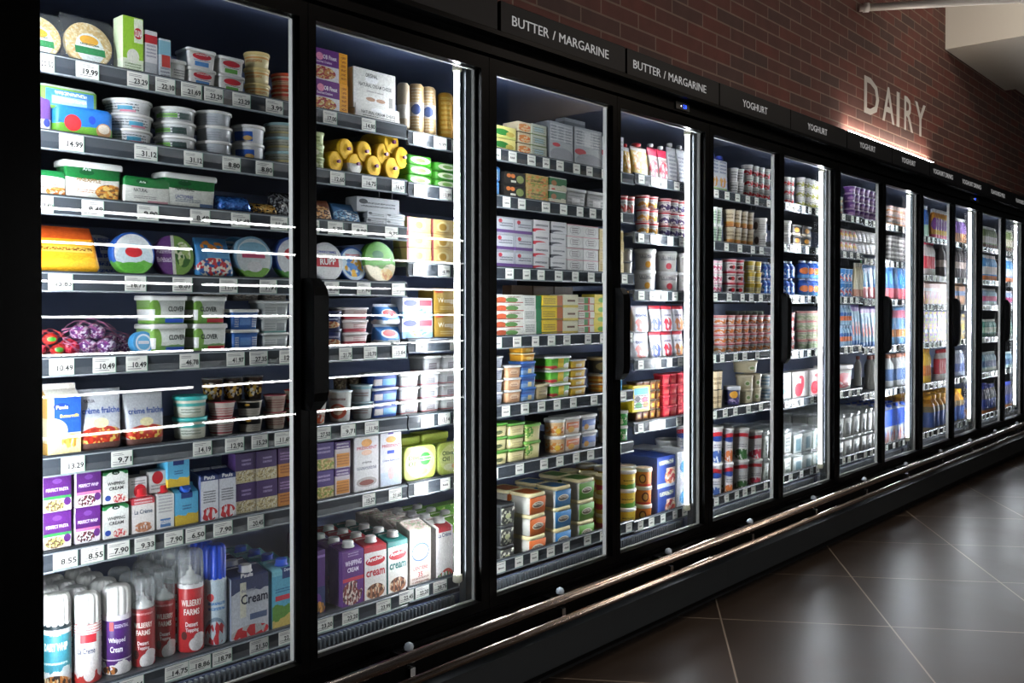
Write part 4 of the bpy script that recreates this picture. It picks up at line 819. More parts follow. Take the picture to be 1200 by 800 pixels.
A(5, 'teal-lidded round dip tub', 'dip tub', 'dip_tub', 'tub', 201, 243, 463, n=2, m=dict(p=P('c8c8b4', ('e', .35, .4, .25, .25, 'dfe4d8'), ('t', .2, .8, .2, .5, '6a7a6a', 2), ('b', .6, .78, '4aa8a0')), lid=pl('3aa8a4')))
A(5, 'white cup with red lid and red lettering', 'cream cup', 'cream_cup', 'cup', 241, 276, 470, n=2, m=dict(p=P('d8cfc4', ('t', .1, .9, .25, .7, 'a83a44', 3), ('b', .1, .2, 'a83a44')), lid=pl('b03444')))
A(5, 'black-lidded cup with gold emblem', 'cream cup', 'cream_cup', 'cup', 276, 309, 468, n=2, m=dict(p=P('c8c0b0', ('r', .1, .9, .5, .9, '1a1a1a'), ('e', .5, .75, .1, .08, 'c8a040'), ('t', .1, .9, .1, .45, '8a8478', 3)), lid=pl('1a1a1c')))
A(5, 'clear pot of yellow and brown dessert', 'dessert pot', 'dessert_pot', 'cup', 236, 309, 441, base=471, cols=3, yo=.025, m=dict(p=P('3a3028', ('f', .5, .5, .5, .35, 'c8a048', '3a3028', 'd8d0c0', 6), rough=.2), lid=CLEARPL))
A(5, 'red-lidded tapered cup', 'cream cup', 'cream_cup', 'cup', 308, 336, 462, n=2, m=dict(p=P('b8a898', ('t', .1, .9, .2, .8, '8a4a48', 4)), lid=pl('9a3040')))
A(5, 'cream pot with bright red lid beside the door frame', 'cream cup', 'cream_cup', 'cup', 333, 358, 456, n=2, m=dict(p=P('d8ccb0', ('b', .3, .5, 'b83a30')), lid=pl('c82a28')))
A(5, 'tall white pot with red dish picture', 'dessert pot', 'dessert_pot', 'cup', 352, 384, 438, n=2, m=dict(p=P('dcdad0', ('b', .5, .62, 'c83a34'), ('f', .5, .22, .4, .2, 'd86a38', 'dcdad0', 'b84a30', 6)), lid=pl('d8dce0')))
A(5, 'white cup with round red picture and clear lid', 'dessert pot', 'dessert_pot', 'cup', 382, 413, 457, m=dict(p=P('dcdcd6', ('e', .5, .35, .32, .26, 'c85a40'), ('e', .5, .38, .2, .16, 'e4c8b0'), ('t', .2, .8, .68, .82, '8a5a5a', 1)), lid=pl('c8d8dc')))
A(5, 'white pot with pale blue rim', 'dessert pot', 'dessert_pot', 'cup', 409, 438, 450, n=2, m=dict(p=P('d8dcdc', ('b', .78, .95, '9ac4d0'), ('t', .2, .8, .3, .6, '9a6a60', 2)), lid=pl('b8d4dc')))
A(5, 'clear pot of brown figs, upper row', 'dessert pot', 'dessert_pot', 'cup', 390, 436, 440, base=458, cols=3, yo=.05, m=dict(p=P('6a5a48', ('f', .5, .5, .5, .4, '8a7a60', '4a3a30', 'b8a890', 6)), lid=CLEARPL))
B(4, 'blue and white tub with red label', 'cheese tub', 'cheese_tub', 'rtub', 437, 469, 437, n=3, d=.08, m=dict(p=P('2a4a9a', ('r', .4, .95, .2, .7, '5a9ad0'), ('r', .05, .38, .2, .7, 'd8d4d4')), lid=pl('d0d8dc')))
wt = P('cfd2d2', ('r', .3, .75, .2, .68, 'a8acae'), ('t', .3, .75, .2, .68, '6a5a60', 3), ('b', .1, .17, 'b83a48'))
B(4, 'white rectangular meal tub with pink label', 'chilled tub', 'chilled_tub', 'rtub', 468, 541, 436, n=3, cols=3, d=.09, m=dict(p=wt, lid=WHT))
B(4, 'white rectangular tub topping the stack', 'chilled tub', 'chilled_tub', 'rtub', 497, 541, 416, base=436, cols=2, d=.09, yo=.02, m=dict(p=wt, lid=WHT))
# -- seventh shelf
pu = lambda c2, food: P('5c2478', ('b', .34, .42, c2), ('b', 0, .34, 'e4e0e0'), ('f', .42, .17, .36, .15, *food, 12), ('e', .86, .25, .13, .11, '5c2478'), ('e', .5, .82, .17, .07, '7a4a9a'), ('s', 'd8d0dc'))
A(6, 'purple cooking cream carton with green stripe', 'cream carton', 'cream_carton', 'box', 49, 83, 556, n=2, d=.05, m=dict(p=pu('3a9a50', ('d8c890', '6a4a30', 'a8b060'))), txt=[('PERFECT PASTA', .10, .90, .55, .64, 'f0e8f4', .01)])
A(6, 'purple whipping cream carton with pink stripe', 'cream carton', 'cream_carton', 'box', 88, 118, 551, n=2, d=.05, m=dict(p=pu('e07aa8', ('4a2a24', 'e8e4e4', '7a1f34'))), txt=[('PERFECT WHIP', .10, .90, .55, .64, 'f0e8f4', .01)])
A(6, 'white whipping cream carton with green top corners', 'cream carton', 'cream_carton', 'brick', 120, 150, 549, n=2, d=.05, m=dict(slope=0, p=P('e2e4de', ('b', .80, 1.1, '2a8044'), ('e', .5, .76, .4, .14, 'e2e4de'), ('e', .5, .86, .16, .06, '143a24'), ('e', .18, .16, .12, .08, '2a4aa0'), ('f', .65, .12, .28, .12, 'e8c8b8', 'c83a44', 'e2e4de', 10))), txt=[('Arla', .42, .58, .85, .89, 'f4f4f4'), ('WHIPPING', .16, .86, .52, .62, '3a3a3a', .01), ('CREAM', .22, .80, .38, .48, '3a3a3a', .01)])
A(6, 'small white cream carton with red seal, upper left', 'cream carton', 'cream_carton', 'box', 151, 172, 559, base=583, d=.05, yo=.01, m=dict(p=P('d8d6d4', ('e', .6, .3, .36, .34, 'c8202c'), ('t', .1, .9, .6, .85, '7a7a7a', 2))), txt=[('LA CRÈME', .3, .9, .62, .74, '5a5a5a')] if False else ())
A(6, 'white cream carton with red gingham top', 'cream carton', 'cream_carton', 'brick', 154, 181, 580, d=.05, m=dict(slope=0, cap=pl('c8202c'), p=P('e4e0dc', ('b', .74, .98, 'c8404a'), ('t', .1, .9, .74, .98, 'e8d8d8', 3), ('f', .5, .14, .4, .13, 'a86a48', 'c88a68', 'e4e0dc', 9))), txt=[('La Crème', .1, .9, .5, .62, '4a5a70', .0)])
A(6, 'small white cream carton with red seal, upper right', 'cream carton', 'cream_carton', 'box', 174, 197, 552, base=577, d=.05, yo=.01, m=dict(p=P('d8d6d4', ('e', .45, .7, .3, .3, 'c8202c'), ('t', .1, .9, .1, .4, '7a7a7a', 2))))
A(6, 'white cream carton with red cap and blue barcode', 'cream carton', 'cream_carton', 'brick', 183, 204, 576, d=.05, m=dict(slope=0, cap=pl('c8202c'), p=P('dcdcd8', ('r', .2, .8, .04, .26, '4a7ab0'), ('t', .2, .8, .06, .24, 'e4e4e4', 1), ('t', .1, .9, .4, .9, '9a9aa0', 6))))
bl = P('5ab4dc', ('w', .25, 'd8b83a', 3), ('r', .25, .75, .66, .9, '1a3a80'), ('t', .3, .7, .36, .5, '2a4a80', 2))
A(6, 'pale blue carton with yellow meadow, standing on top', 'cream carton', 'cream_carton', 'brick', 196, 222, 533, base=570, d=.06, m=dict(slope=0, p=bl)); A(6, 'pale blue carton with yellow meadow and blue cap', 'cream carton', 'cream_carton', 'gable', 204, 232, 568, d=.06, m=dict(p=bl, cap=pl('2a5ac0')))
nv = P('d8dae0', ('b', .80, .97, '2a3a70'), ('f', .5, .12, .45, .14, 'c82a30', 'e8e4e4', 'b81f2a', 5), ('t', .15, .85, .34, .6, '3a3a44', 5), ('s', '6a74a0'))
A(6, 'tall white carton with navy top and strawberries', 'custard carton', 'cream_carton', 'brick', 234, 276, 551, cols=2, d=.06, m=dict(slope=0, p=nv), txt=[('Pauls', .2, .8, .84, .92, 'f0f0f0', .01)])
pm = P('4a3466', ('b', 0, .42, 'c8bca0'), ('f', .5, .22, .5, .2, 'd8c898', '9a8860', 'e4dcc0', 14), ('t', .3, .75, .55, .8, 'a898c0', 2))
A(6, 'purple box with noodle-like food picture', 'cooking cream box', 'cooking_cream_box', 'box', 275, 325, 529, n=2, cols=2, d=.07, m=dict(p=pm))
A(6, 'purple and orange box beside the door frame', 'cooking cream box', 'cooking_cream_box', 'box', 326, 347, 524, n=2, d=.07, m=dict(p=P('4a2a5c', ('b', 0, .45, 'c8843a'), ('t', .1, .9, .1, .4, '7a3a1a', 3), ('t', .1, .9, .55, .85, 'a888b8', 3))))
A(6, 'purple box with yellow food picture', 'cooking cream box', 'cooking_cream_box', 'box', 362, 392, 519, n=2, d=.07, m=dict(p=P('4a3476', ('b', 0, .42, 'c8b890'), ('f', .5, .2, .5, .2, 'd8c080', 'a88a50', '7a9a40', 12), ('t', .15, .85, .58, .85, 'b8a8d0', 2))))
A(6, 'purple-topped box with orange panel', 'cooking cream box', 'cooking_cream_box', 'box', 393, 411, 517, n=2, d=.07, m=dict(p=P('d8ccd0', ('b', .72, 1.1, '5a3a7c'), ('r', .1, .95, .05, .55, 'e09a48'), ('t', .1, .9, .1, .5, '9a5a20', 4), ('t', .1, .9, .6, .95, 'e8e0e8', 3))))
A(6, 'white cream carton printed PRESIDENT, gold emblem', 'cream carton', 'cream_carton', 'box', 415, 444, 511, n=1, d=.07, m=dict(p=P('dedcdc', ('e', .5, .88, .22, .07, 'e0a050'), ('e', .5, .70, .22, .05, 'e0b8a0'), ('t', .1, .9, .36, .46, '7a7a8a', 1), ('e', .5, .16, .42, .09, 'b0a8a4'), ('e', .5, .15, .3, .05, '8a4a40'))), txt=[('PRÉSIDENT', .1, .92, .76, .83, 'b83040', .01), ('crème', .3, .7, .5, .55, '5a5a5a')])
A(6, 'tall white cream carton printed PRESIDENT, blue ribbon', 'cream carton', 'cream_carton', 'box', 446, 471, 506, d=.07, m=dict(p=P('dcdce0', ('e', .5, .86, .24, .06, 'e8b060'), ('r', .32, .66, .60, .66, '2a4ac0'), ('r', .36, .62, .96, 1.1, '5a3aa8'), ('r', .02, .98, .02, .26, 'c0cede'), ('e', .5, .24, .14, .12, 'e0c0c0'))), txt=[('PRÉSIDENT', .08, .94, .72, .79, 'b83040', .01), ('Crème Supérieure', .1, .92, .45, .50, '4a5a9a', .0)])
ol = P('b8c85a', ('e', .5, .5, .44, .44, 'd4dC8c'), ('e', .66, .60, .17, .19, '2a9a34'), ('e', .35, .23, .16, .1, 'e4e8b8'), ('e', .58, .24, .14, .1, 'd8a868'), ('t', .5, .85, .52, .68, 'e0f0c8', 2), rough=.3)
for i, (xa, xb, yt, lb) in enumerate(((473, 511, 522, 'green olive oil spread tub standing on edge, left'), (513, 550, 517, 'green olive oil spread tub standing on edge, right'))):
    B(5, lb, 'spread tub', 'spread_tub', 'face', xa, xb, yt, d=.055, m=dict(p=pl('8aa03a'), lid=ol), txt=[('Olive', .14, .48, .60, .74, '3a5a1a', .02), ('Oil', .14, .36, .42, .56, '3a5a1a', .02)])
for i, (xa, xb, yt, lb) in enumerate(((470, 494, 512, 'green spread tub behind, left of pair'), (496, 527, 507, 'green spread tub behind, right of pair'))):
    B(5, lb, 'spread tub', 'spread_tub', 'rtub', xa, xb, yt, d=.08, yo=.07, m=dict(p=P('9aaa3c', ('t', .1, .5, .2, .7, '3a5a1a', 1), ('e', .7, .4, .14, .3, '2a8a2c')), lid=pl('a4b04a')), txt=[('Olive', .1, .55, .3, .62, '3a5a1a', .02)])
# -- bottom shelf
gab = P('e6e2e0', ('t', .0, 1., .82, 1.0, 'c84048', 4), ('r', .3, .85, .68, .82, 'd0303c'), ('w', .12, 'c83a34', 4), ('e', .6, .16, .2, .12, 'e8e0dc'))
A(7, 'spray cream can, white fluted cap, teal label', 'spray cream', 'spray_cream_can', 'can', 47, 83, 695, rows=3, m=dict(cap=WHT, ch=.30, p=P('3a8a9a', ('b', .86, .93, 'dfe4e4'), ('b', .93, 1.1, '1a2a30'), ('w', .34, 'cfd6d8', 4), ('f', .5, .12, .5, .14, 'b8763a', '2a1a18', 'dcc8a0', 8), ('t', .1, .9, .40, .46, 'd8e4e4', 1))), txt=[('TATUA', .3, .7, .84, .90, 'e8f0f0', .0), ('DAIRY WHIP', .10, .95, .62, .74, 'f4f4f4', .02)], rot=math.radians(-30))
A(7, 'spray cream can, white cap, red gingham band', 'spray cream', 'spray_cream_can', 'can', 83, 118, 694, rows=4, m=dict(cap=WHT, ch=.32, p=gab), txt=[('La Crème', .2, .82, .50, .60, '3a4a6a', .0)], rot=math.radians(-30))
A(7, 'spray cream can, white cap, purple label', 'spray cream', 'spray_cream_can', 'can', 117, 153, 685, rows=4, m=dict(cap=WHT, ch=.31, p=P('4c2070', ('b', .90, 1.1, 'd8d4dc'), ('w', .16, 'e6e4e4', 3), ('b', .24, .26, 'd8d0e0'), ('r', .28, .42, .74, .88, 'c8303a'), ('f', .3, .08, .25, .07, 'b07030', '3a2018', 'e6e4e4', 7))), txt=[('ESSENTIAL', .46, .95, .78, .84, 'd8d0e8', .0), ('Whipped', .24, .82, .52, .62, 'f4f4f4', .01), ('Cream', .30, .72, .38, .48, 'f4f4f4', .01)], rot=math.radians(-30))
red = P('9a2024', ('e', .25, .22, .1, .08, '4a1a18'), ('e', .68, .10, .3, .13, 'e0dcdc'), ('e', .8, .2, .2, .1, 'e8e4e4'), ('t', .1, .9, .88, .94, 'd8a0a0', 1))
wtx = [('WILBERRY', .14, .92, .68, .77, 'f0e0d8', .01), ('FARMS', .24, .82, .55, .64, 'f0e0d8', .01), ('Dessert', .3, .75, .38, .45, 'f4ecec', .01), ('Topping', .3, .78, .29, .36, 'f4ecec', .01)]
A(7, 'dark red spray can with clear cap, left of pair', 'spray cream', 'spray_cream_can', 'can', 151, 181, 676, rows=3, m=dict(cap=CLEARPL, ch=.34, p=red), txt=wtx, rot=math.radians(-28))
A(7, 'dark red spray can with clear cap, right of pair', 'spray cream', 'spray_cream_can', 'can', 178, 205, 667, rows=3, yo=.025, m=dict(cap=CLEARPL, ch=.34, p=red), txt=wtx, rot=math.radians(-28))
A(7, 'tall bright red spray can with large clear cap', 'spray cream', 'spray_cream_can', 'can', 206, 239, 643, rows=4, m=dict(cap=CLEARPL, ch=.32, p=P('b4262a', ('b', .93, 1.1, 'd8d8d8'), ('e', .25, .25, .1, .06, '4a1a18'), ('e', .7, .12, .28, .1, 'e0dcdc'), ('e', .8, .2, .2, .08, 'e8e4e4'))), txt=wtx, rot=math.radians(-28))
A(7, 'spray can with bright blue fluted cap', 'spray cream', 'spray_cream_can', 'can', 236, 265, 637, rows=2, m=dict(cap=pl('1f4fd0', .3), ch=.33, p=P('b8c8d0', ('e', .5, .22, .42, .20, '7a90a0'), ('f', .5, .18, .42, .18, 'c03038', 'b8c8d0', 'a82830', 5), ('e', .3, .72, .14, .06, 'c83a40'), ('t', .2, .9, .5, .66, '3a7ab8', 2))), rot=math.radians(-28))
A(7, 'large navy and white cream carton with strawberries', 'cream carton', 'cream_carton', 'brick', 270, 314, 662, rows=3, d=.07, m=dict(cap=WHT, p=P('c8ccd4', ('b', .66, 1.1, '3a4468'), ('w', .70, 'c8ccd4', 2), ('e', .35, .9, .4, .2, '3a4468'), ('r', .24, .40, .3, .82, 'dfdcc8'), ('r', .5, .96, .24, .33, '5a6a8a'), ('f', .5, .06, .5, .11, 'c82a30', 'b8b4b0', 'b81f2a', 5), ('s', '8a90a4'))), txt=[('Pauls', .26, .58, .84, .90, 'f4f4f4', .02), ('Cream', .26, .98, .46, .60, '1c2038', .02), ('thickened', .26, .64, .63, .68, '8a8a9a', .0)])
A(7, 'pale blue cream carton with meadow and blue cap', 'cream carton', 'cream_carton', 'brick', 318, 352, 655, rows=4, d=.07, m=dict(cap=pl('2a5ad0'), p=P('5aa8c4', ('b', .82, 1.1, '7ac0d0'), ('w', .34, '5a8a34', 3), ('r', .36, .92, .76, .92, '1a3a70'), ('r', .12, .62, .42, .50, 'c83a48'), ('w', .12, 'c8b060', 3), ('t', .12, .8, .54, .62, '1a5a8a', 2), ('s', '4a90a8'))), txt=[('Devondale', .42, .88, .82, .87, 'e8f0f4', .0)])
A(7, 'purple carton with blue and yellow panel', 'custard carton', 'cream_carton', 'box', 358, 381, 646, d=.07, yo=.01, m=dict(p=P('4a2468', ('r', 0, 1, .1, .42, '20305a'), ('e', .6, .2, .2, .12, '5a2a7a'), ('f', .5, .08, .5, .12, 'c88a40', '7a5a30', '20305a', 6), ('b', .88, .92, '8a6aa8'))))
prp = P('5a2a74', ('b', .40, .46, 'c03a4a'), ('f', .45, .20, .48, .2, '7a3a34', 'd8c8b8', '4a2a2a', 12), ('e', .8, .3, .14, .08, '5a2a74'), ('t', .25, .75, .80, .88, 'a890b8', 2), ('s', '6a4288'))
A(7, 'purple whipping cream carton with white cap', 'cream carton', 'cream_carton', 'brick', 400, 426, 634, rows=4, d=.07, m=dict(cap=WHT, p=prp), txt=[('WHIPPING', .12, .88, .62, .70, 'e8dcf0', .0), ('CREAM', .22, .74, .52, .59, 'e8dcf0', .0)])
cr1 = lambda c: P('e4e2de', ('b', .80, 1.1, c), ('w', .80, 'e4e2de', 2), ('b', .88, 1.1, c), ('e', .5, .64, .44, .08, 'c0202c'), ('f', .5, .12, .42, .13, 'a87050', '5a3a2c', 'e0c8a8', 9), ('s', c))
A(7, 'red and white cream carton with white cap', 'cream carton', 'cream_carton', 'brick', 427, 453, 628, rows=4, d=.07, m=dict(cap=WHT, p=cr1('b02a34')), txt=[('Anchor', .12, .88, .605, .67, 'f4f4f4', .02, .06), ('cream', .08, .92, .36, .46, 'b02a34', .03)])
A(7, 'teal and white cream carton with white cap', 'cream carton', 'cream_carton', 'brick', 454, 478, 622, rows=4, d=.07, m=dict(cap=WHT, p=cr1('1f7a74')), txt=[('Anchor', .12, .88, .605, .67, 'f4f4f4', .02, .06), ('cream', .08, .92, .38, .48, '1f6a64', .03)])
B(6, 'beige vintage-style cream carton with blue oval', 'cream carton', 'cream_carton', 'brick', 480, 505, 612, rows=4, d=.07, m=dict(slope=0, p=P('d4c8bc', ('e', .5, .58, .42, .13, '4a6ab0'), ('e', .5, .58, .37, .105, 'dcd8d4'), ('f', .5, .9, .5, .1, 'd4c8bc', 'c8a8a0', '9aa888', 7), ('f', .5, .06, .5, .1, 'd4c8bc', 'b8a090', '9aa888', 7), ('t', .1, .9, .14, .24, '8a6a64', 2))), txt=[('LESCURE', .24, .78, .555, .605, '3a4a8a', .0), ("L'ENTIÈRE", .16, .84, .34, .40, 'a83a44', .0), ('35', .38, .6, .24, .31, 'a83a44', .0)])
B(6, 'white cream carton with red gingham top', 'cream carton', 'cream_carton', 'brick', 511, 531, 604, rows=4, d=.07, m=dict(cap=WHT, p=P('e4e2de', ('r', .15, .9, .82, .94, 'd04048'), ('e', .65, .12, .4, .14, 'c8483a'), ('f', .5, .1, .5, .12, 'e4e2de', 'c8483a', '4a7a34', 7))), txt=[('La Crème', .12, .9, .70, .76, '3a4a7a', .0)])
B(6, 'white and green milk carton beside the light tube', 'cream carton', 'cream_carton', 'brick', 532, 556, 600, rows=4, d=.07, m=dict(cap=WHT, p=P('e4e6de', ('e', .3, .5, .14, .04, '9ac43a'), ('e', .5, .22, .14, .04, '9ac43a'), ('b', .84, 1.1, '7ab83a'), ('b', .78, .84, 'cfdc8a'))))
B(6, 'green-topped pouch at the back of the cartons', 'cream pouch', 'cream_pouch', 'slab', 505, 556, 590, yo=.22, d=.06, m=dict(p=P('7aba3a', ('f', .5, .6, .5, .4, '5aa02a', 'cfe08a', '7aba3a', 6))))
# ------------------------------------------------------------------ third to last doors
def S(si, zi, *a, **k): return PR(*a[:4], si, zi, *a[4:], **k)
# third door, top shelf
S(1, 0, 'pale yellow margarine box with green oval', 'butter box', 'butter_box', 'box', 570, 605, 147, n=2, d=.07, m=dict(p=P('e8dc8a', ('e', .52, .5, .26, .26, '2f8a3a'), ('e', .8, .4, .14, .2, 'c8b050'), ('t', .1, .3, .2, .7, '8a7a30', 2), ('w', .2, 'c8cc70', 5))))
S(1, 0, 'orange and cream spread box', 'spread box', 'spread_box', 'box', 607, 622, 143, n=3, d=.08, yo=.005, m=dict(p=P('dcd0b0', ('f', .5, .5, .5, .34, 'e08a40', 'e8c8a0', 'd86a3a', 5), ('b', .0, .1, '5a4a30'))))
S(1, 0, 'grey-green printed spread box', 'spread box', 'spread_box', 'box', 623, 641, 146, n=3, d=.08, m=dict(p=P('c0c4b4', ('r', .2, .8, .3, .75, 'a8c0c8'), ('t', .1, .9, .2, .8, '6a7a6a', 3), ('b', .0, .1, '7a8a5a'))))
cc = P('aeb2b6', ('r', .3, .95, .1, .55, 'c8cacc'), ('t', .1, .9, .55, .95, '5a5e66', 4), ('e', .3, .38, .2, .06, 'c83a44'), ('s', '6a6e72'))
S(1, 0, 'tall silver cream cheese box with red flash', 'cream cheese', 'cream_cheese_box', 'box', 643, 672, 144, d=.07, m=dict(p=P('b4b8bc', ('r', .08, .3, .55, .92, '8a9096'), ('r', .38, .6, .52, .9, '8a9096'), ('r', .68, .92, .5, .88, '8a9096'), ('t', .05, .95, .5, .95, 'dfe0e2', 6), ('e', .3, .42, .16, .05, 'c83a44'), ('e', .55, .16, .5, .2, '9ca0a6'), ('s', '6a6e72'))))
S(1, 0, 'wide silver cream cheese box with red flash', 'cream cheese', 'cream_cheese_box', 'box', 674, 706, 151, d=.07, m=dict(p=P('b8bcc0', ('r', .08, .28, .55, .92, '8f959b'), ('r', .36, .58, .52, .9, 'dadcde'), ('r', .68, .92, .5, .88, '8f959b'), ('t', .05, .95, .5, .95, 'e4e4e4', 6), ('e', .22, .36, .2, .08, 'c83a44'), ('e', .55, .14, .5, .2, '9ca0a6'))))
S(1, 0, 'silver box lying across the top at the back', 'cream cheese', 'cream_cheese_box', 'box', 662, 686, 140, base=154, d=.05, yo=.08, m=dict(p=P('a8acb0', ('b', .4, .7, '7a8086'))))
S(1, 0, 'white and red box at the door edge', 'cream cheese', 'cream_cheese_box', 'box', 706, 728, 162, d=.07, m=dict(p=P('d0d2d4', ('b', .45, .6, 'c82a3a'), ('t', .1, .9, .1, .4, '8a8e94', 3))))
S(1, 0, 'white box lying on another white box', 'cream cheese', 'cream_cheese_box', 'box', 722, 731, 160, n=2, d=.06, m=dict(p=P('d4d6d8', ('t', .1, .9, .2, .8, '8a8e94', 3))))
sp_y = P('dcb850', ('f', .5, .5, .5, .4, 'e0b030', 'e8d8b0', 'd0882a', 6), ('b', .86, 1.1, 'd8d4c8')); sp_r = P('d0ccc8', ('b', .74, 1.1, 'd82a50'), ('f', .5, .3, .45, .3, 'c85a68', 'dcd6d2', 'b83a4a', 5), ('t', .1, .9, .55, .7, '8a4a50', 1))
S(1, 0, 'yellow fruit yoghurt pouch with red cap', 'yoghurt pouch', 'yoghurt_pouch', 'pouch', 734, 741, 172, m=dict(p=sp_y, spout=pl('d02030')), d=.04)
S(2, 0, 'wide yellow fruit yoghurt pouch with red cap', 'yoghurt pouch', 'yoghurt_pouch', 'pouch', 742, 761, 172, m=dict(p=sp_y, spout=pl('d02030')), d=.04)
S(2, 0, 'white and pink yoghurt pouch with clear cap', 'yoghurt pouch', 'yoghurt_pouch', 'pouch', 762, 785, 174, cols=2, m=dict(p=sp_r, spout=pl('c8c8c8')), d=.04)
S(2, 0, 'white yoghurt pouch with fine grey print', 'yoghurt pouch', 'yoghurt_pouch', 'pouch', 785, 816, 175, cols=3, m=dict(p=P('d4d6d8', ('t', .1, .9, .1, .8, '7a7e8a', 6)), spout=pl('c8c8c8')), d=.04)
# second shelf
S(1, 1, 'blue rounded butter tub by the door frame', 'butter tub', 'butter_tub', 'slab', 566, 588, 194, n=2, d=.08, m=dict(p=P('3a8ad0', ('r', -.1, .8, .1, .8, 'c8d4d8'), ('t', -.1, .8, .2, .7, '6a8a9a', 3))))
S(1, 1, 'black butter box with orange circles', 'butter box', 'butter_box', 'box', 591, 616, 202, n=2, d=.08, m=dict(p=P('1c1a18', ('e', .2, .7, .1, .16, 'd87a3a'), ('e', .4, .7, .1, .16, 'd87a3a'), ('e', .75, .5, .18, .3, '8a9a5a'), ('r', .3, .55, .2, .36, 'd8d4c8'))))
S(1, 1, 'tan and gold wrapped butter block', 'butter block', 'butter_block', 'box', 617, 643, 205, n=2, d=.08, m=dict(p=P('c8a868', ('f', .5, .5, .5, .45, 'c8a868', '8a9a4a', 'd8884a', 6), ('t', .2, .8, .35, .65, '6a5030', 1))))
S(1, 1, 'green and white butter block with red corner', 'butter block', 'butter_block', 'box', 644, 664, 208, n=2, d=.08, m=dict(p=P('2a6a3c', ('w', .42, 'c8c4a8', 4), ('e', .25, .55, .16, .2, 'a86a3a'), ('b', .92, 1.1, 'd0d0c8'), ('r', .1, .3, .05, .16, 'c83030'))))
S(1, 1, 'silver-grey rounded spread tub', 'spread tub', 'spread_tub', 'rtub', 664, 712, 223, cols=2, d=.09, m=dict(p=P('b0b2b2', ('t', .1, .9, .15, .8, '7a7c7e', 3), ('r', .3, .7, .1, .55, 'd8d8d8')), lid=pl('c0c2c2')))
ycup = lambda col, lid='c82a34', b='d8d6d2': (P(b, ('f', .5, .32, .42, .26, col, b, col, 4), ('b', .80, .93, lid), ('t', .2, .8, .58, .72, '5a5a6a', 1)), pl(lid))
def cups(si, zi, lab, x0, x1, yt, n, cols, col, lid='c82a34', b='d8d6d2', **k):
    p, l = ycup(col, lid, b); S(si, zi, lab, 'yoghurt', 'yoghurt_cup', 'cup', x0, x1, yt, n=n, cols=cols, m=dict(p=p, lid=l), **k)
cups(1, 1, 'red-lidded clear dessert cup', 724, 744, 230, 1, 2, 'c85a50')
cups(2, 1, 'red-capped white yoghurt cup with berry picture', 744, 772, 230, 3, 2, 'd8a040'); cups(2, 1, 'red-capped white yoghurt cup with plum picture', 770, 814, 235, 3, 4, '4a3a6a')
# third shelf
S(1, 2, 'silver and purple cream cheese box', 'cream cheese', 'cream_cheese_box', 'box', 581, 625, 255, n=3, cols=2, d=.08, m=dict(p=P('9a9ea4', ('r', .06, .94, .1, .9, 'b4b8bc'), ('b', .08, .26, '5a3a78'), ('e', .25, .75, .1, .12, 'b02a3a'), ('t', .2, .9, .4, .68, '4a4e58', 2))))
S(1, 2, 'white cream cheese box with red swoosh', 'cream cheese', 'cream_cheese_box', 'box', 626, 644, 258, n=4, d=.08, m=dict(p=P('d2d2d4', ('e', .3, .16, .5, .16, 'c82a3a'), ('e', .6, .05, .5, .16, 'd2d2d4'), ('t', .1, .9, .4, .7, '4a4e58', 1))))
S(1, 2, 'white cream cheese box with grey swoosh', 'cream cheese', 'cream_cheese_box', 'box', 646, 664, 260, n=4, d=.08, m=dict(p=P('d4d4d6', ('e', .3, .16, .5, .16, '4a4e54'), ('e', .6, .05, .5, .16, 'd4d4d6'), ('t', .1, .9, .45, .7, '5a5e68', 1))))
S(1, 2, 'white box with round line emblem', 'cream cheese', 'cream_cheese_box', 'box', 665, 702, 264, n=4, cols=2, d=.08, m=dict(p=P('dcdcda', ('e', .5, .5, .34, .4, '9aa0a0'), ('e', .5, .5, .31, .37, 'dcdcda'), ('t', .3, .7, .2, .75, '5a4a50', 3), ('b', .92, 1.1, 'd8a0a8'))))
S(1, 2, 'cream-coloured butter box by the door edge', 'butter box', 'butter_box', 'box', 703, 731, 269, n=4, cols=2, d=.08, m=dict(p=P('dcc890', ('t', .1, .9, .2, .8, 'b89850', 3))))
ult = lambda c: P('d4d0ca', ('e', .5, .30, .14, .18, c), ('t', .15, .85, .58, .76, '8a8a8e', 1))
S(1, 2, 'clear double pot pack half hidden by the frame', 'yoghurt pot', 'yoghurt_pot', 'tub', 722, 742, 291, n=2, m=dict(p=P('a8a49c'), lid=CLEARPL))
S(2, 2, 'white double yoghurt pot with yellow fruit dot', 'yoghurt pot', 'yoghurt_pot', 'tub', 743, 769, 292, n=2, m=dict(p=ult('e0a030'), lid=WHT), txt=[('ULTIMATE', .12, .88, .60, .74, '7a7a80', .0)])
S(2, 2, 'white double yoghurt pot with red fruit dot', 'yoghurt pot', 'yoghurt_pot', 'tub', 767, 794, 295, n=2, m=dict(p=ult('d03a48'), lid=WHT), txt=[('ULTIMATE', .12, .88, .60, .74, '7a7a80', .0)])
S(2, 2, 'plain white double yoghurt pot', 'yoghurt pot', 'yoghurt_pot', 'tub', 792, 816, 297, n=2, m=dict(p=ult('9a3a5a'), lid=WHT))
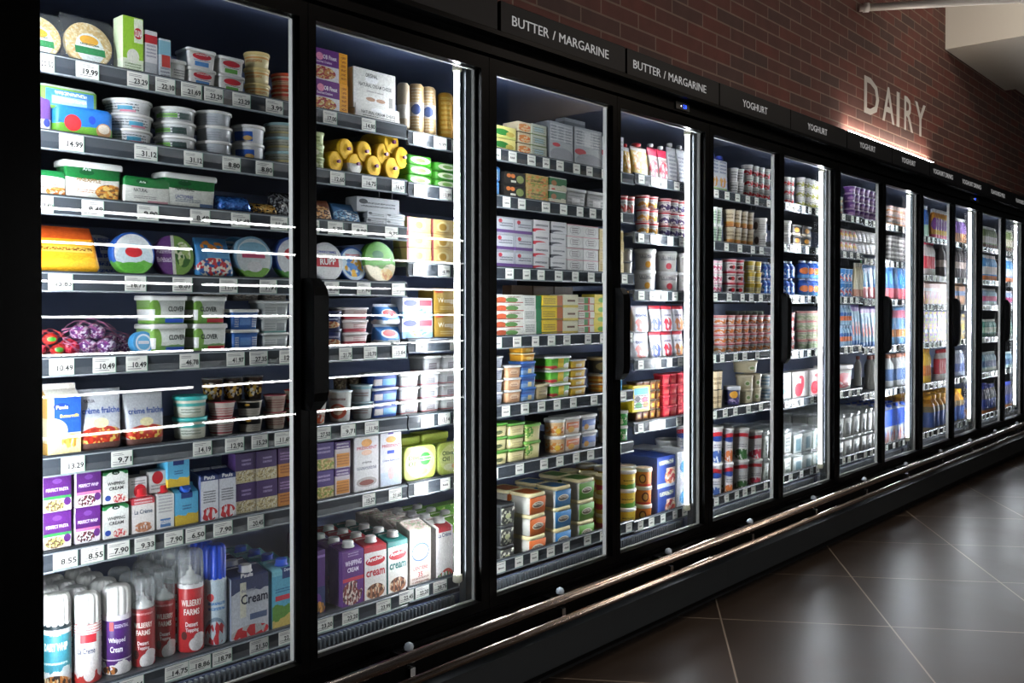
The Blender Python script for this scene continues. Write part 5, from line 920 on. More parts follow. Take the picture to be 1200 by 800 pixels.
# fourth shelf
S(1, 3, 'long white box striped red and green', 'cheese sticks', 'cheese_stick_box', 'box', 577, 614, 345, n=5, d=.07, m=dict(p=P('dcdad2', ('e', .28, .35, .18, .34, 'c85a34'), ('e', .62, .35, .2, .3, '5a8a4a'), ('b', .0, .1, 'b03a34'), ('t', .5, .9, .55, .85, '8a6a6a', 1))))
S(1, 3, 'white cheese box with dark green side', 'cheese box', 'cheese_box', 'box', 614, 635, 346, n=3, d=.07, m=dict(p=P('e0e0da', ('r', .68, 1.1, -.1, 1.1, '1f7a4c'), ('t', .08, .6, .2, .8, '4a5a54', 4))))
S(1, 3, 'yellow cheese box with orange side', 'cheese box', 'cheese_box', 'box', 635, 660, 346, n=3, d=.07, m=dict(p=P('e8c81f', ('r', .72, 1.1, -.1, 1.1, 'b8622a'), ('t', .08, .64, .3, .8, '6a5a1a', 3), ('b', .12, .2, '4a5a2a'))))
S(1, 3, 'white and yellow cheese box with small brown mark', 'cheese box', 'cheese_box', 'box', 660, 678, 345, n=3, d=.07, m=dict(p=P('ece8c8', ('b', 0, .2, 'e8d060'), ('r', .3, .8, .45, .6, '6a4a30'))))
S(1, 3, 'small white box with red lines and green middle', 'cheese sticks', 'cheese_stick_box', 'box', 678, 697, 348, n=5, d=.07, m=dict(p=P('e4e0cc', ('b', .0, .12, 'c83a30'), ('r', .38, .62, .12, .9, '3a8a3a'), ('r', .62, .72, .12, .9, 'c83a30'), ('t', .02, .34, .3, .8, '8a6a4a', 2))))
S(1, 3, 'bright yellow cheese box with green mark', 'cheese box', 'cheese_box', 'box', 697, 730, 345, n=4, cols=2, d=.07, m=dict(p=P('ecd84a', ('e', .5, .4, .25, .25, '6ab03a'))))
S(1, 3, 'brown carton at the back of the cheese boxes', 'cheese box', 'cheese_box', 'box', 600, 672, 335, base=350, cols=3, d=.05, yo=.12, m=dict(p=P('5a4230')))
S(1, 3, 'orange and yellow yoghurt box', 'yoghurt box', 'yoghurt_box', 'box', 730, 737, 341, n=2, d=.05, m=dict(p=P('dca048', ('f', .5, .5, .5, .5, 'e0b050', 'd07a30', 'e8d8b0', 5))))
def pou(lab, x0, x1, c1, lid, txt=()): S(2, 3, lab, 'yoghurt pouch', 'yoghurt_pouch', 'pouch', x0, x1, 358, n=2, d=.035, m=dict(p=P('d8d8de', ('b', .86, 1.1, lid), ('f', .5, .28, .42, .26, c1, 'd8d8de', c1, 4), ('t', .15, .85, .56, .68, '3a3a6a', 1))), txt=txt)
pou('white yoghurt pouch with dark lettering', 744, 762, 'c86a60', 'd8d8de', [('toris', .14, .86, .56, .72, '2a2a6a', .02)]); pou('yoghurt pouch with blueberries', 763, 777, '3a4a8a', 'd03040'); pou('yoghurt pouch with red berries', 778, 790, 'c82a3a', 'd03040'); pou('yoghurt pouch with peach picture', 791, 803, 'e08a50', 'd03040')
# fifth shelf
S(1, 4, 'grey-blue square spread tub with white lid', 'spread tub', 'spread_tub', 'rtub', 570, 592, 417, n=4, d=.09, m=dict(p=P('9aa0ac', ('e', .35, .4, .14, .2, '2a3a8a'), ('t', .2, .8, .2, .7, '7a808c', 3)), lid=WHT))
S(1, 4, 'peach square spread tub with white lid', 'spread tub', 'spread_tub', 'rtub', 595, 613, 428, n=3, d=.09, m=dict(p=P('d8a880', ('e', .5, .55, .3, .25, 'e4c4a4'), ('t', .3, .7, .2, .6, '8a5a40', 2)), lid=WHT))
S(1, 4, 'blue spread tub with golden mark', 'spread tub', 'spread_tub', 'rtub', 612, 630, 423, n=3, d=.08, m=dict(p=P('3a6aa8', ('w', .4, '7a9ac0', 4), ('r', .45, .7, .1, .5, 'd8c890'), ('b', .6, .8, '24488a')), lid=pl('3a6ab0')))
S(1, 4, 'yellow tub balanced on the blue stack', 'spread tub', 'spread_tub', 'rtub', 612, 629, 404, n=2, base=423, d=.08, m=dict(p=P('d89a28', ('e', .5, .4, .2, .3, 'e8c060')), lid=pl('d8c8a0')))
S(1, 4, 'green and yellow spread tub with white lid', 'spread tub', 'spread_tub', 'rtub', 646, 671, 417, n=3, d=.11, m=dict(p=P('5ab030', ('r', .38, .66, -.1, 1.1, 'e8c828'), ('e', .16, .22, .2, .16, 'c83a40'), ('e', .84, .3, .18, .25, 'd8dcc8'), ('w', .12, 'c8d8a0', 4)), lid=WHT))
S(1, 4, 'small cream tub on its own in front', 'spread tub', 'spread_tub', 'rtub', 630, 645, 450, d=.07, m=dict(p=P('a89870', ('t', .2, .8, .2, .7, '6a5a3a', 2)), lid=pl('b8ac88')))
S(1, 4, 'yellow spread tub with white lid', 'spread tub', 'spread_tub', 'rtub', 670, 689, 421, n=4, d=.09, m=dict(p=P('e0b838', ('r', .3, .7, .2, .6, 'e8dcb0'), ('b', .0, .15, 'c88a28')), lid=WHT))
S(1, 4, 'orange and gold tub, low pair', 'spread tub', 'spread_tub', 'tub', 688, 716, 438, n=2, m=dict(p=P('d88a28', ('b', .3, .55, 'e8c058')), lid=pl('d8d4c8')))
S(1, 4, 'black tub with beige lid on the orange pair', 'spread tub', 'spread_tub', 'tub', 688, 716, 418, n=1, base=438, m=dict(p=P('2a2620', ('e', .5, .5, .3, .3, '8a7a50')), lid=pl('a89468')))
S(1, 4, 'small bright blue pack beside the handle', 'cheese pack', 'cheese_pack', 'box', 716, 730, 432, n=2, d=.06, m=dict(p=P('2a9ad0', ('r', .3, .8, .3, .75, 'd8e4e8'), ('b', .9, 1.1, 'b8dce8'))))
S(2, 4, 'red dessert pot with gold label', 'dessert pot', 'dessert_pot', 'rtub', 778, 811, 437, n=4, cols=4, d=.06, m=dict(p=P('c82438', ('r', .2, .8, .2, .6, 'd85a50')), lid=pl('d83a4a')))
S(2, 4, 'brown dessert pot with gold label', 'dessert pot', 'dessert_pot', 'rtub', 746, 778, 446, n=4, cols=4, d=.06, yo=.02, m=dict(p=P('7a4a20', ('r', .3, .7, .2, .7, 'd8a030')), lid=pl('4a3a2c')))
S(2, 4, 'tilted yellow display tray with colourful stickers', 'display tray', 'display_tray', 'box', 742, 762, 452, d=.10, base=482, yo=-.015, m=dict(p=P('e8d020', ('r', .1, .9, .1, .92, 'e4e4dc'), ('r', .1, .9, .66, .92, '5ac0d8'), ('e', .3, .5, .16, .1, '1a1a1a'), ('e', .7, .45, .16, .12, 'd83a5a'), ('e', .35, .25, .2, .12, '3aa84a'), ('e', .75, .25, .16, .12, 'e8902a'), ('t', .1, .9, .1, .66, '3a3a3a', 5))), zbase=None)
# sixth shelf
creamb = lambda o: P('d8cc98', o, ('t', .2, .8, .2, .6, '9a9060', 2), ('b', .88, 1.1, '5a8a34'))
S(1, 5, 'cream spread box with green lid and dark emblem', 'spread tub', 'spread_tub', 'rtub', 570, 597, 496, n=3, d=.09, m=dict(p=creamb(('e', .6, .35, .18, .16, '2a4a2c')), lid=pl('5a9a3c')))
S(1, 5, 'plain cream spread box with green lid', 'spread tub', 'spread_tub', 'rtub', 597, 617, 495, n=3, d=.09, m=dict(p=creamb(('e', .5, .4, .2, .14, 'c8bc80')), lid=pl('5a9a3c')))
S(1, 5, 'cream spread box with green grass blades', 'spread tub', 'spread_tub', 'rtub', 617, 636, 496, n=2, d=.09, m=dict(p=P('d4cc90', ('w', .3, 'd4cc90', 4), ('f', .2, .6, .3, .4, '4a8a2c', 'd4cc90', '7aa03a', 7)), lid=pl('6aa040')))
S(1, 5, 'white-lidded tub with orange flower print', 'spread tub', 'spread_tub', 'tub', 637, 663, 490, n=2, m=dict(p=P('d8b080', ('f', .4, .4, .5, .3, 'd88a3a', 'e0c8a0', 'c87028', 5), ('e', .5, .35, .14, .18, 'e8c040')), lid=WHT))
S(1, 5, 'white-lidded tub with orange-red label', 'spread tub', 'spread_tub', 'rtub', 663, 683, 488, n=2, d=.10, m=dict(p=P('d8c4b4', ('r', .1, .9, .35, .8, 'd8703a'), ('e', .4, .3, .2, .2, 'e8b050'), ('t', .2, .8, .5, .7, 'f0e0d0', 1)), lid=WHT))
S(1, 5, 'white-lidded tub with blue label', 'spread tub', 'spread_tub', 'rtub', 683, 702, 485, n=2, d=.10, m=dict(p=P('c8ccd4', ('r', .05, .95, .35, .8, '4a6ab0'), ('e', .3, .3, .16, .2, 'd8a050')), lid=WHT))
S(1, 5, 'beige-lidded tub with orange ring', 'spread tub', 'spread_tub', 'tub', 701, 724, 477, n=2, m=dict(p=P('d8c0a0', ('e', .5, .35, .3, .25, 'd88a3a'), ('e', .5, .35, .18, .15, 'd8c0a0')), lid=WHT))
S(1, 5, 'green tub with white lid and leaf print', 'spread tub', 'spread_tub', 'tub', 717, 737, 480, n=2, m=dict(p=P('3a9a40', ('f', .5, .4, .5, .3, 'd8dcc0', '3a9a40', '2a7a30', 5)), lid=WHT))
# bottom shelf of second run
S(1, 6, 'black square spread tub with silver pattern', 'spread tub', 'spread_tub', 'rtub', 588, 604, 590, n=3, d=.11, rows=2, m=dict(p=P('2a2c2e'), front=P('b8b8a4', ('f', .5, .5, .6, .6, '2a2c2a', 'b8b8a4', '2a2c2a', 4), ('e', .5, .5, .22, .16, 'b0b48a')), lid=pl('2f3133')))
nut = lambda c: dict(p=P('d8d6cc'), lid=CREAM_PL, front=P(c, ('e', .5, .52, .36, .20, 'e0dcc8'), ('e', .5, .52, .31, .15, '5a4a3a')), top=P(c, ('e', .5, .5, .3, .2, 'e8dca8')), rad=.35)
nt_ = [('NUTTELEX', .24, .76, .42, .52, 'e8e0d0', .02)]
S(1, 6, 'orange-labelled white spread tub with cream lid', 'spread tub', 'spread_tub', 'rtub', 621, 641, 577, n=3, d=.115, rows=2, m=nut('d86a28'), txt=nt_)
S(1, 6, 'blue-labelled white spread tub with cream lid', 'spread tub', 'spread_tub', 'rtub', 652, 671, 569, n=3, d=.115, rows=2, m=nut('2a7ab8'), txt=nt_)
S(1, 6, 'green-labelled white spread tub with cream lid', 'spread tub', 'spread_tub', 'rtub', 680, 698, 560, n=3, d=.115, rows=2, m=nut('5a9a30'), txt=nt_)
S(1, 6, 'yellow and red round spread tub', 'spread tub', 'spread_tub', 'tub', 697, 722, 556, n=3, rows=3, m=dict(p=P('e0b840', ('b', .25, .6, 'c8303a'), ('e', .5, .2, .4, .15, 'e8d060')), lid=CREAM_PL, top=P('e8dca8', ('e', .5, .5, .3, .3, 'd89a50'))))
S(1, 6, 'yellow round spread tub with green swirl', 'spread tub', 'spread_tub', 'tub', 719, 746, 549, n=3, rows=3, m=dict(p=P('dcb83a', ('w', .3, '5a9a34', 4), ('e', .5, .5, .35, .12, 'e8c850'), ('t', .2, .8, .4, .6, '6a5a1a', 1)), lid=WHT, top=P('e8dca8', ('e', .5, .5, .3, .3, 'd8b060'))))
S(2, 6 - 1, 'orange round spread tub with dark monogram', 'spread tub', 'spread_tub', 'tub', 744, 765, 547, n=3, rows=3, m=dict(p=P('d07a30', ('e', .42, .5, .22, .3, '5a1f1a'), ('e', .42, .5, .14, .2, 'd8a050'), ('b', .05, .15, 'c8303a')), lid=pl('dcd8d0'), top=P('e8c8a0')))
S(2, 5, 'blue multipack box with fruit picture', 'yoghurt multipack', 'yoghurt_multipack', 'box', 771, 792, 534, n=2, rows=2, d=.15, m=dict(p=P('24408a', ('b', .0, .14, 'a8b4d0'), ('r', .5, 1.01, .1, .6, 'd8c0b0'), ('f', .72, .32, .3, .24, 'd87a50', 'e8d0b0', 'c83a44', 6), ('t', .1, .9, .66, .9, 'd8d8b0', 1), ('s', '4a64a8'))))
S(2, 5, 'bright white multipack box next to the light', 'yoghurt multipack', 'yoghurt_multipack', 'box', 793, 812, 528, n=2, rows=2, d=.14, m=dict(p=P('d8dce0', ('e', .5, .5, .3, .2, '5aa0d0'))))
S(2, 5, 'large white yoghurt tub with red band behind', 'yoghurt tub', 'yoghurt_tub', 'tub', 768, 800, 514, base=545, cols=1, yo=.33, m=dict(p=P('dcdcdc', ('w', .4, 'd03040', 2), ('b', 0, .2, 'd03040')), lid=WHT))
# fifth and sixth doors
S(2, 0, 'tall white yoghurt carton with orange fruit', 'yoghurt carton', 'yoghurt_carton', 'brick', 833, 852, 184, cols=2, d=.06, m=dict(slope=0, cap=pl('3a4aa0'), p=P('d0d4da', ('f', .5, .28, .4, .16, 'e09a30', 'd0d4da', 'e8b050', 4), ('b', 0, .1, '9ac07a'), ('t', .1, .9, .5, .9, '5a6a8a', 4))))
S(2, 0, 'small white yoghurt pot with grey print', 'yoghurt', 'yoghurt_cup', 'cup', 852, 872, 198, n=2, cols=2, m=dict(p=P('d4d2ce', ('t', .2, .8, .2, .8, '6a6a6e', 3)), lid=WHT))
cups(2, 0, 'white yoghurt cup with big red fruit', 868, 903, 196, 3, 4, 'd02a34', 'd8d4d0'); cups(3, 0, 'tiny white yoghurt cup with multicoloured fruit', 916, 931, 208, 3, 2, 'd83a3a', 'd8d4d0')
cups(3, 0, 'tiny white yoghurt cup with green and orange fruit', 930, 966, 211, 3, 5, '9a9a4a', 'd8d4d0')
S(2, 1, 'tall white yoghurt pot with green print', 'yoghurt', 'yoghurt_cup', 'cup', 831, 847, 243, n=2, cols=2, m=dict(p=P('d2d4d0', ('r', .3, .7, .1, .9, 'a8c0a0'), ('t', .2, .8, .2, .8, '4a5a5a', 4)), lid=WHT))
S(2, 1, 'dark-lidded dessert pot with amber contents', 'dessert pot', 'dessert_pot', 'cup', 846, 884, 247, n=2, cols=4, m=dict(p=P('ccbca0', ('b', 0, .3, 'c8903a'), ('w', .2, 'b8783a', 4), ('t', .2, .8, .4, .8, '7a6a50', 2)), lid=pl('3a2a20')))
S(2, 1, 'white yoghurt bucket with fine print', 'yoghurt tub', 'yoghurt_tub', 'tub', 878, 899, 256, n=2, m=dict(p=P('cfcdc8', ('e', .25, .55, .12, .3, '5a4a44'), ('t', .4, .9, .2, .7, '8a8a8a', 3)), lid=WHT))
S(3, 1, 'white yoghurt bucket in the sixth doorway', 'yoghurt tub', 'yoghurt_tub', 'tub', 908, 927, 259, n=2, m=dict(p=P('cfcdc8', ('t', .2, .9, .2, .7, '8a8a8a', 3)), lid=WHT))
S(3, 1, 'black yoghurt pack with orange dot', 'yoghurt pack', 'yoghurt_pack', 'rtub', 929, 952, 264, n=2, cols=2, d=.08, m=dict(p=P('2a2624', ('e', .5, .6, .26, .26, 'e0942a'), ('b', 0, .25, 'b8ac98')), lid=pl('3a3634')))
cups(2, 2, 'pink and white small yoghurt cup', 833, 847, 305, 3, 2, 'c85a78', 'd8a0b0'); 
S(2, 2, 'red-lidded yoghurt pot with cherry picture', 'yoghurt', 'yoghurt_cup', 'cup', 845, 873, 304, n=3, cols=2, m=dict(p=P('d4d0cc', ('b', .78, .95, 'c82a40'), ('e', .62, .3, .18, .18, 'b81f2a'), ('e', .45, .3, .12, .14, '3a1a1a'), ('t', .2, .8, .5, .68, '4a4a4a', 1)), lid=pl('d04a5a')))
S(2, 2, 'yellow yoghurt pot with white rim', 'yoghurt', 'yoghurt_cup', 'cup', 870, 893, 306, n=3, cols=2, m=dict(p=P('e0c040', ('r', .2, .8, .15, .6, 'e4dcb0'), ('t', .2, .8, .2, .5, '8a7a2a', 2)), lid=WHT))
blu = P('1f4aa8', ('f', .5, .35, .4, .28, '5a9ad8', '1f4aa8', 'd8dce8', 5), ('b', .8, .92, '4a80d0'))
S(2, 2, 'small blue drinking yoghurt bottle', 'yoghurt drink', 'yoghurt_drink_bottle', 'bottle', 890, 904, 307, n=2, cols=2, m=dict(p=blu, lid=pl('c8d4e8')))
S(3, 2, 'blue drinking yoghurt bottle with orange fish shape', 'yoghurt drink', 'yoghurt_drink_bottle', 'bottle', 913, 931, 306, n=2, cols=2, m=dict(p=blu, lid=pl('c8d4e8')))
S(3, 2, 'blue drinking yoghurt bottle with orange print', 'yoghurt drink', 'yoghurt_drink_bottle', 'bottle', 931, 968, 306, n=2, cols=4, m=dict(p=P('2456b0', ('e', .5, .45, .35, .2, 'e07a38'), ('b', 0, .2, '4a90d0')), lid=pl('c8d4e8')))
cups(2, 3, 'white fruit yoghurt cup with red foil lid', 834, 904, 369, 4, 7, 'd0803a'); 
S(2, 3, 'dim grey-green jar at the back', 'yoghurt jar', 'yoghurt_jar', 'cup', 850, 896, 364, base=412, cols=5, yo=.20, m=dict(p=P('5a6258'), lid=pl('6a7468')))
cups(3, 3, 'pale yoghurt cup with pink lid', 913, 932, 366, 4, 2, 'c8463a', 'd88a90'); cups(3, 3, 'pale green yoghurt cup with pink lid', 930, 968, 364, 4, 4, '9ab08a', 'd8707a', 'c4ccb4')
S(2, 4, 'beige pot with black lid', 'yoghurt', 'yoghurt_cup', 'cup', 832, 848, 434, n=2, cols=2, m=dict(p=P('d0bc98', ('t', .2, .8, .2, .7, '7a6a4a', 2)), lid=pl('26221e')))
S(2, 4, 'dark blue tub with yellow fruit shape', 'yoghurt tub', 'yoghurt_tub', 'tub', 848, 868, 452, m=dict(p=P('2a2f58', ('e', .35, .65, .25, .22, 'e0a030'), ('f', .5, .25, .5, .2, '5a4a8a', '2a2f58', 'a89ac0', 5)), lid=pl('c8ccd0')))
S(2, 4, 'cream-coloured pail with round green logo', 'yoghurt pail', 'yoghurt_pail', 'tub', 862, 893, 438, n=2, cols=2, m=dict(p=P('c8bc9a', ('e', .62, .45, .2, .24, 'dcd8bc'), ('e', .62, .45, .12, .14, '7a9a5a')), lid=pl('cfc4a4')))
S(2, 4, 'topmost cream pail with round green logo', 'yoghurt pail', 'yoghurt_pail', 'tub', 858, 888, 422, base=438, m=dict(p=P('c8bc9a', ('e', .62, .45, .2, .24, 'dcd8bc'), ('e', .62, .45, .12, .14, '7a9a5a')), lid=pl('cfc4a4')))
S(2, 4, 'white pot with pale blue print', 'yoghurt', 'yoghurt_cup', 'cup', 890, 904, 438, n=2, cols=1, m=dict(p=P('d4dcde', ('t', .1, .9, .1, .9, '5a8aa8', 3)), lid=WHT))
S(3, 4, 'white yoghurt box with thin blue drawing', 'yoghurt box', 'yoghurt_box', 'box', 914, 928, 437, n=1, d=.09, m=dict(p=P('d0d4d4', ('t', .2, .8, .5, .8, '3a6a8a', 2), ('e', .4, .3, .2, .1, '5aa0a0'))))
S(3, 4, 'white yoghurt box with big red swirl', 'yoghurt box', 'yoghurt_box', 'box', 929, 966, 434, cols=2, d=.09, m=dict(p=P('d4d0cc', ('e', .38, .3, .26, .26, 'c8283a'), ('e', .62, .55, .1, .28, 'c8283a'), ('e', .5, .78, .12, .07, 'c8283a'))))
pail = lambda a, c: P('d4d2d0', ('e', .5, .80, .5, .1, 'c82a34'), ('e', .5, .7, .5, .08, a), ('f', .5, .2, .5, .18, c, 'd4d2d0', c, 5), ('t', .2, .8, .42, .55, '6a6a7a', 2))
for (xa, xb, yt, a, c, lb) in ((828, 848, 499, '2a4a9a', '3a5a9a', 'blueberry pail with blue oval'), (847, 861, 501, '2a4a9a', 'c86a30', 'peach pail with blue oval'), (859, 879, 501, 'd4d2d0', '3a6a3a', 'white yoghurt pail with green leaves'), (876, 895, 504, 'd4d2d0', 'c83a50', 'white yoghurt pail with red arc')):
    S(2, 5, lb, 'yoghurt pail', 'yoghurt_pail', 'cup', xa, xb, yt, n=2, rows=3, m=dict(p=pail(a, c), lid=WHT))
clr = P('8f958e', ('r', .28, .8, .12, .75, '3f4a44'), ('t', .3, .78, .2, .7, '8a968c', 3), ('b', .84, 1.1, 'a8b0ac'))
S(3, 5, 'clear square tub with dark label', 'chilled tub', 'chilled_tub', 'rtub', 908, 930, 503, n=2, cols=2, rows=4, d=.10, m=dict(p=clr, lid=CLEARPL))
S(2, 5, 'clear square tub at the right of the pails', 'chilled tub', 'chilled_tub', 'rtub', 898, 903, 505, n=2, rows=1, d=.10, m=dict(p=clr, lid=CLEARPL))
S(3, 5, 'clear square tub with teal label', 'chilled tub', 'chilled_tub', 'rtub', 931, 966, 502, n=2, cols=3, rows=4, d=.10, m=dict(p=P('a0a8a4', ('r', .28, .8, .12, .75, '4a6a74'), ('b', .84, 1.1, 'b0b8b4')), lid=CLEARPL))
# seventh and eighth doors
cups(3, 0, 'green and orange small yoghurt cup', 981, 988, 231, 3, 1, 'c87a5a', 'd8d4d0', 'a8c0a8')
S(3, 0, 'purple yoghurt cup with white lid', 'yoghurt', 'yoghurt_cup', 'cup', 987, 1030, 222, n=4, cols=6, m=dict(p=P('7a4a9a', ('b', 0, .2, 'c8b0c8'), ('e', .5, .5, .25, .2, 'c8a0d0')), lid=WHT))
cups(4, 0, 'peach small yoghurt cup', 1034, 1062, 243, 3, 5, 'c88a5a', 'd8b0a0')
S(3, 1, 'white yoghurt pouch with pink shapes', 'yoghurt pouch', 'yoghurt_pouch', 'pouch', 981, 1006, 268, cols=5, n=2, d=.04, m=dict(p=P('d0ccc8', ('f', .5, .5, .45, .35, 'd04a60', 'd0ccc8', 'd8b040', 3))))
S(3, 1, 'white yoghurt pouch with dark print', 'yoghurt pouch', 'yoghurt_pouch', 'pouch', 1006, 1030, 271, cols=5, n=2, d=.04, m=dict(p=P('d0ccc8', ('t', .1, .9, .1, .9, '5a5a74', 5))))
S(4, 1, 'black and white patterned yoghurt pack', 'yoghurt pack', 'yoghurt_pack', 'cup', 1034, 1062, 277, cols=6, n=2, m=dict(p=P('b8b4b0', ('t', 0, 1, 0, 1, '2a2426', 3)), lid=pl('4a3a44')))
S(3, 2, 'blue and white yoghurt cup multipack', 'yoghurt', 'yoghurt_cup', 'cup', 981, 1000, 315, n=2, cols=3, m=dict(p=P('3a80c0', ('f', .5, .4, .4, .3, 'd8dce0', '3a80c0', 'c86a6a', 4)), lid=pl('a8c8e0')))
S(3, 2, 'slim cream-coloured drinking yoghurt bottle', 'yoghurt drink', 'yoghurt_drink_bottle', 'bottle', 998, 1012, 308, cols=4, m=dict(p=P('d8cfae', ('b', 0, .25, 'c88a70')), lid=pl('d8d4c0')))
S(4, 2, 'blue and red drinking yoghurt pouch', 'yoghurt pouch', 'yoghurt_pouch', 'pouch', 1012, 1065, 306, cols=9, d=.04, m=dict(p=P('2a78c0', ('b', 0, .3, 'c84a58'), ('b', .86, 1.1, '3aa048'), ('e', .5, .55, .3, .15, '5ab0e0'))))
S(3, 3, 'blue and orange drinking yoghurt bottle', 'yoghurt drink', 'yoghurt_drink_bottle', 'bottle', 981, 999, 357, n=2, cols=4, m=dict(p=P('8ab0d0', ('b', .25, .5, 'd8693a'), ('e', .5, .6, .3, .1, '2a5aa0')), lid=pl('a8c0e0')))
S(3, 3, 'light blue yoghurt pouch with purple top', 'yoghurt pouch', 'yoghurt_pouch', 'pouch', 999, 1010, 357, cols=3, d=.04, m=dict(p=P('8ab4e0', ('b', .84, 1.1, '6a4ab0'), ('f', .5, .4, .3, .2, 'e8a030', '8ab4e0', 'd85a40', 4), ('b', 0, .12, '2a6ab8'))))
S(4, 3, 'light blue yoghurt pouch with orange stars', 'yoghurt pouch', 'yoghurt_pouch', 'pouch', 1011, 1030, 359, cols=5, d=.04, m=dict(p=P('8ab4e0', ('b', .84, 1.1, '6a4ab0'), ('f', .5, .4, .3, .2, 'e8a030', '8ab4e0', 'd85a40', 4), ('b', 0, .12, '2a6ab8'))))
S(4, 3, 'blue and pink drinking yoghurt pouch', 'yoghurt pouch', 'yoghurt_pouch', 'pouch', 1034, 1064, 359, cols=7, d=.04, m=dict(p=P('5a90c0', ('b', .7, .9, 'c8607a'), ('b', .2, .4, 'd88a4a'))))
S(3, 4, 'white ice-cream-style tub with red berries', 'yoghurt tub', 'yoghurt_tub', 'rtub', 974, 1001, 428, d=.12, m=dict(p=P('d4ccc8', ('f', .6, .45, .45, .36, 'c8242c', 'd03a38', 'd4ccc8', 4)), lid=WHT))
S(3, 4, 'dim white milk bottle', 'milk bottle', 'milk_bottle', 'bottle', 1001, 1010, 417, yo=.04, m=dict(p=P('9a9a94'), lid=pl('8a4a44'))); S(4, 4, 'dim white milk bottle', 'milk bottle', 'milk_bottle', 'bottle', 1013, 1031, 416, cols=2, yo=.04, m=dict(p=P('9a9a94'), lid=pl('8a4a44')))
S(4, 4, 'white bottle with blue label', 'milk bottle', 'milk_bottle', 'bottle', 1034, 1065, 414, cols=5, m=dict(p=P('b0b4b4', ('b', .2, .55, '4a6a9a')), lid=pl('a86a50')))
S(3, 5, 'grey square tub with dark window label', 'chilled tub', 'chilled_tub', 'rtub', 981, 1010, 484, n=2, cols=3, rows=4, d=.10, m=dict(p=P('8a8c88', ('r', .25, .8, .12, .7, '3c4040')), lid=CLEARPL))
S(4, 5, 'grey square tub with dark label', 'chilled tub', 'chilled_tub', 'rtub', 1011, 1031, 478, n=2, cols=3, rows=4, d=.10, m=dict(p=P('8a8c88', ('r', .25, .8, .12, .7, '3c4040')), lid=CLEARPL))
S(4, 5, 'blue and white milk carton near the light tube', 'milk carton', 'milk_carton', 'brick', 1036, 1066, 474, n=1, cols=4, rows=4, d=.08, m=dict(slope=0, p=P('c8ccd0', ('b', .5, .9, '2450b8'), ('f', .5, .3, .4, .18, 'c86a50', 'c8ccd0', '5a90d0', 4)), cap=pl('2450b8')))
# ninth and tenth doors
S(5, 0, 'blue bottle with white cap', 'milk drink', 'milk_drink_bottle', 'bottle', 1078, 1088, 241, cols=2, m=dict(p=P('2f62b0', ('b', 0, .4, 'a8c8b0')), lid=WHT))
S(5, 0, 'orange and purple drink bottle with white cap', 'milk drink', 'milk_drink_bottle', 'bottle', 1087, 1112, 246, cols=6, m=dict(p=P('e0902a', ('e', .5, .5, .4, .2, '7a3a8a'), ('b', 0, .15, 'd84a5a')), lid=WHT))
S(5, 0, 'purple and brown drink bottle', 'milk drink', 'milk_drink_bottle', 'bottle', 1114, 1132, 256, cols=5, m=dict(p=P('8a6ab0', ('b', 0, .4, 'a87a50')), lid=WHT))
S(5, 1, 'white and red bottle with pink cap', 'milk drink', 'milk_drink_bottle', 'bottle', 1078, 1096, 282, cols=4, m=dict(p=P('d8ccc8', ('b', .2, .55, 'd83a4a')), lid=pl('e03a5a')))
S(5, 1, 'dark drink bottle with grey cap', 'milk drink', 'milk_drink_bottle', 'bottle', 1095, 1132, 287, cols=8, m=dict(p=P('3a3436', ('b', .3, .5, 'a89890')), lid=pl('6a6a6a')))
S(5, 2, 'peach and pink drink carton', 'milk drink', 'milk_drink_carton', 'gable', 1078, 1113, 326, cols=7, d=.06, m=dict(p=P('d89070', ('b', .5, .62, 'e8d0c0'), ('f', .5, .25, .5, .22, 'e0a030', 'd86a8a', 'd8c8c0', 3))))
S(5, 2, 'brown and blue drink carton', 'milk drink', 'milk_drink_carton', 'gable', 1115, 1131, 330, cols=4, d=.06, m=dict(p=P('a87a5a', ('b', .4, .6, '5a80b0'))))
S(5, 3, 'purple, yellow and green printed drink pack', 'milk drink', 'milk_drink_pack', 'box', 1078, 1113, 365, n=2, cols=7, d=.06, m=dict(p=P('c8a0b0', ('f', .5, .5, .6, .5, 'e0c030', '7a4aa0', '4aa060', 4), ('e', .5, .7, .3, .14, 'e4dce0'))))
S(5, 3, 'yellow and blue drink pack', 'milk drink', 'milk_drink_pack', 'box', 1115, 1131, 368, n=2, cols=4, d=.06, m=dict(p=P('a8a070', ('f', .5, .5, .6, .5, 'd8b040', '4a6aa0', 'c8c8c0', 3))))
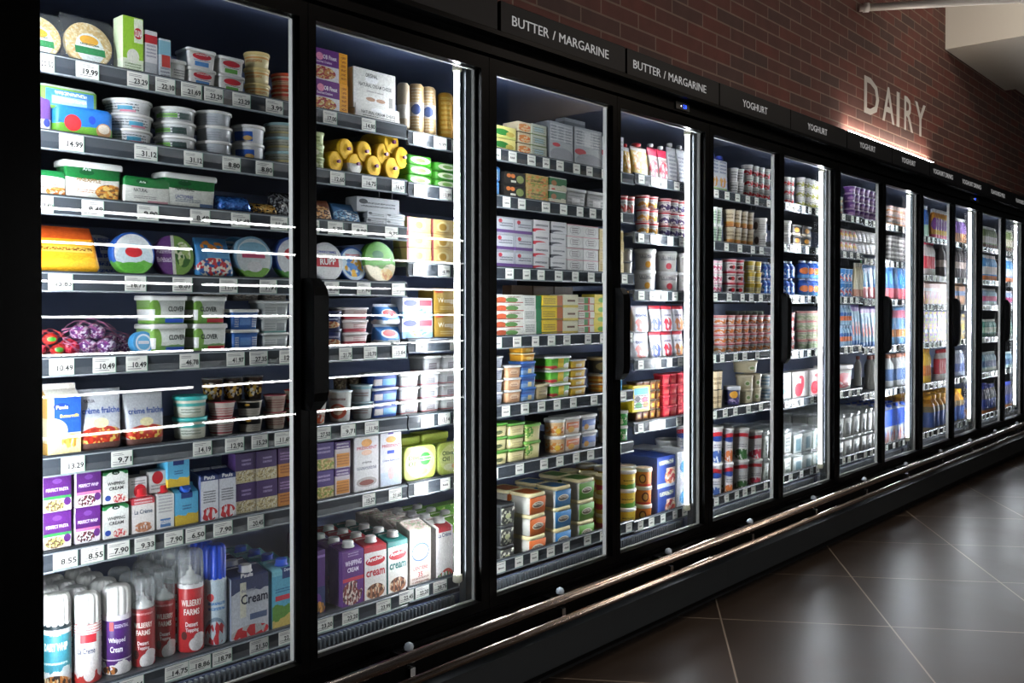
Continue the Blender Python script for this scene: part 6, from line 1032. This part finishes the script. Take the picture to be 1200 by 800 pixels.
S(5, 4, 'yellow bottle with orange label', 'milk drink', 'milk_drink_bottle', 'bottle', 1078, 1092, 408, cols=3, m=dict(p=P('e8b83a', ('b', .2, .5, 'd87a28')), lid=pl('e0a030')))
S(5, 4, 'red and white bottle', 'milk drink', 'milk_drink_bottle', 'bottle', 1094, 1113, 409, cols=5, m=dict(p=P('d0c0bc', ('b', .2, .7, 'c8303a')), lid=pl('c8303a')))
S(5, 4, 'grey and blue bottle', 'milk drink', 'milk_drink_bottle', 'bottle', 1115, 1131, 410, cols=4, m=dict(p=P('8a90a0', ('b', .2, .5, '5a6a9a')), lid=pl('9aa0a8')))
S(5, 5, 'large juice bottle with yellow cap and blue label', 'juice bottle', 'juice_bottle', 'bottle', 1078, 1131, 459, cols=8, rows=4, m=dict(p=P('7a6a50', ('b', .15, .55, '3a5490'), ('b', .7, .9, 'c8881f')), lid=pl('e8a820')))
# eleventh and twelfth doors
for (zi, yt, n, c1, c2, c3, lid, cap, lb) in ((0, 266, 1, '6a7a4a', 'b8b0a0', '5a3a24', 'c8c8c0', 0, 'green and brown drink bottle'), (1, 299, 1, '4a90c8', 'd8d8d8', 'c87038', 'd8d8d8', 0, 'blue and orange drink bottle'), (2, 338, 1, '9ab0d0', 'd05a8a', 'c8c8d0', 'd8d8d8', 0, 'pink and pale blue drink bottle'),
                                              (3, 374, 1, '4a8a7a', '9ab8a0', '3a6a5a', 'c8d8c8', 0, 'teal green drink bottle'), (4, 412, 1, '6a90a0', '3a5a80', 'a8b8b0', 'b8c8c8', 0, 'pale blue-green drink bottle'), (5, 450, 1, '4a4a5a', '2a3f8a', 'a8622a', '2a3fa0', 0, 'large dark bottle with blue cap')):
    pm_ = P(c1, ('b', .25, .55, c2), ('b', 0, .2, c3))
    S(6, zi, lb, 'drink bottle', 'drink_bottle', 'bottle', 1147, 1168, yt, n=n, cols=6, rows=3 if zi == 5 else 1, m=dict(p=pm_, lid=pl(lid)))
    S(6, zi, lb + ' further along', 'drink bottle', 'drink_bottle', 'bottle', 1173, 1187, yt + (3 if zi < 3 else -3 if zi > 4 else 0), n=n, cols=5, m=dict(p=pm_, lid=pl(lid)))
print('PRODUCTS', count[0])
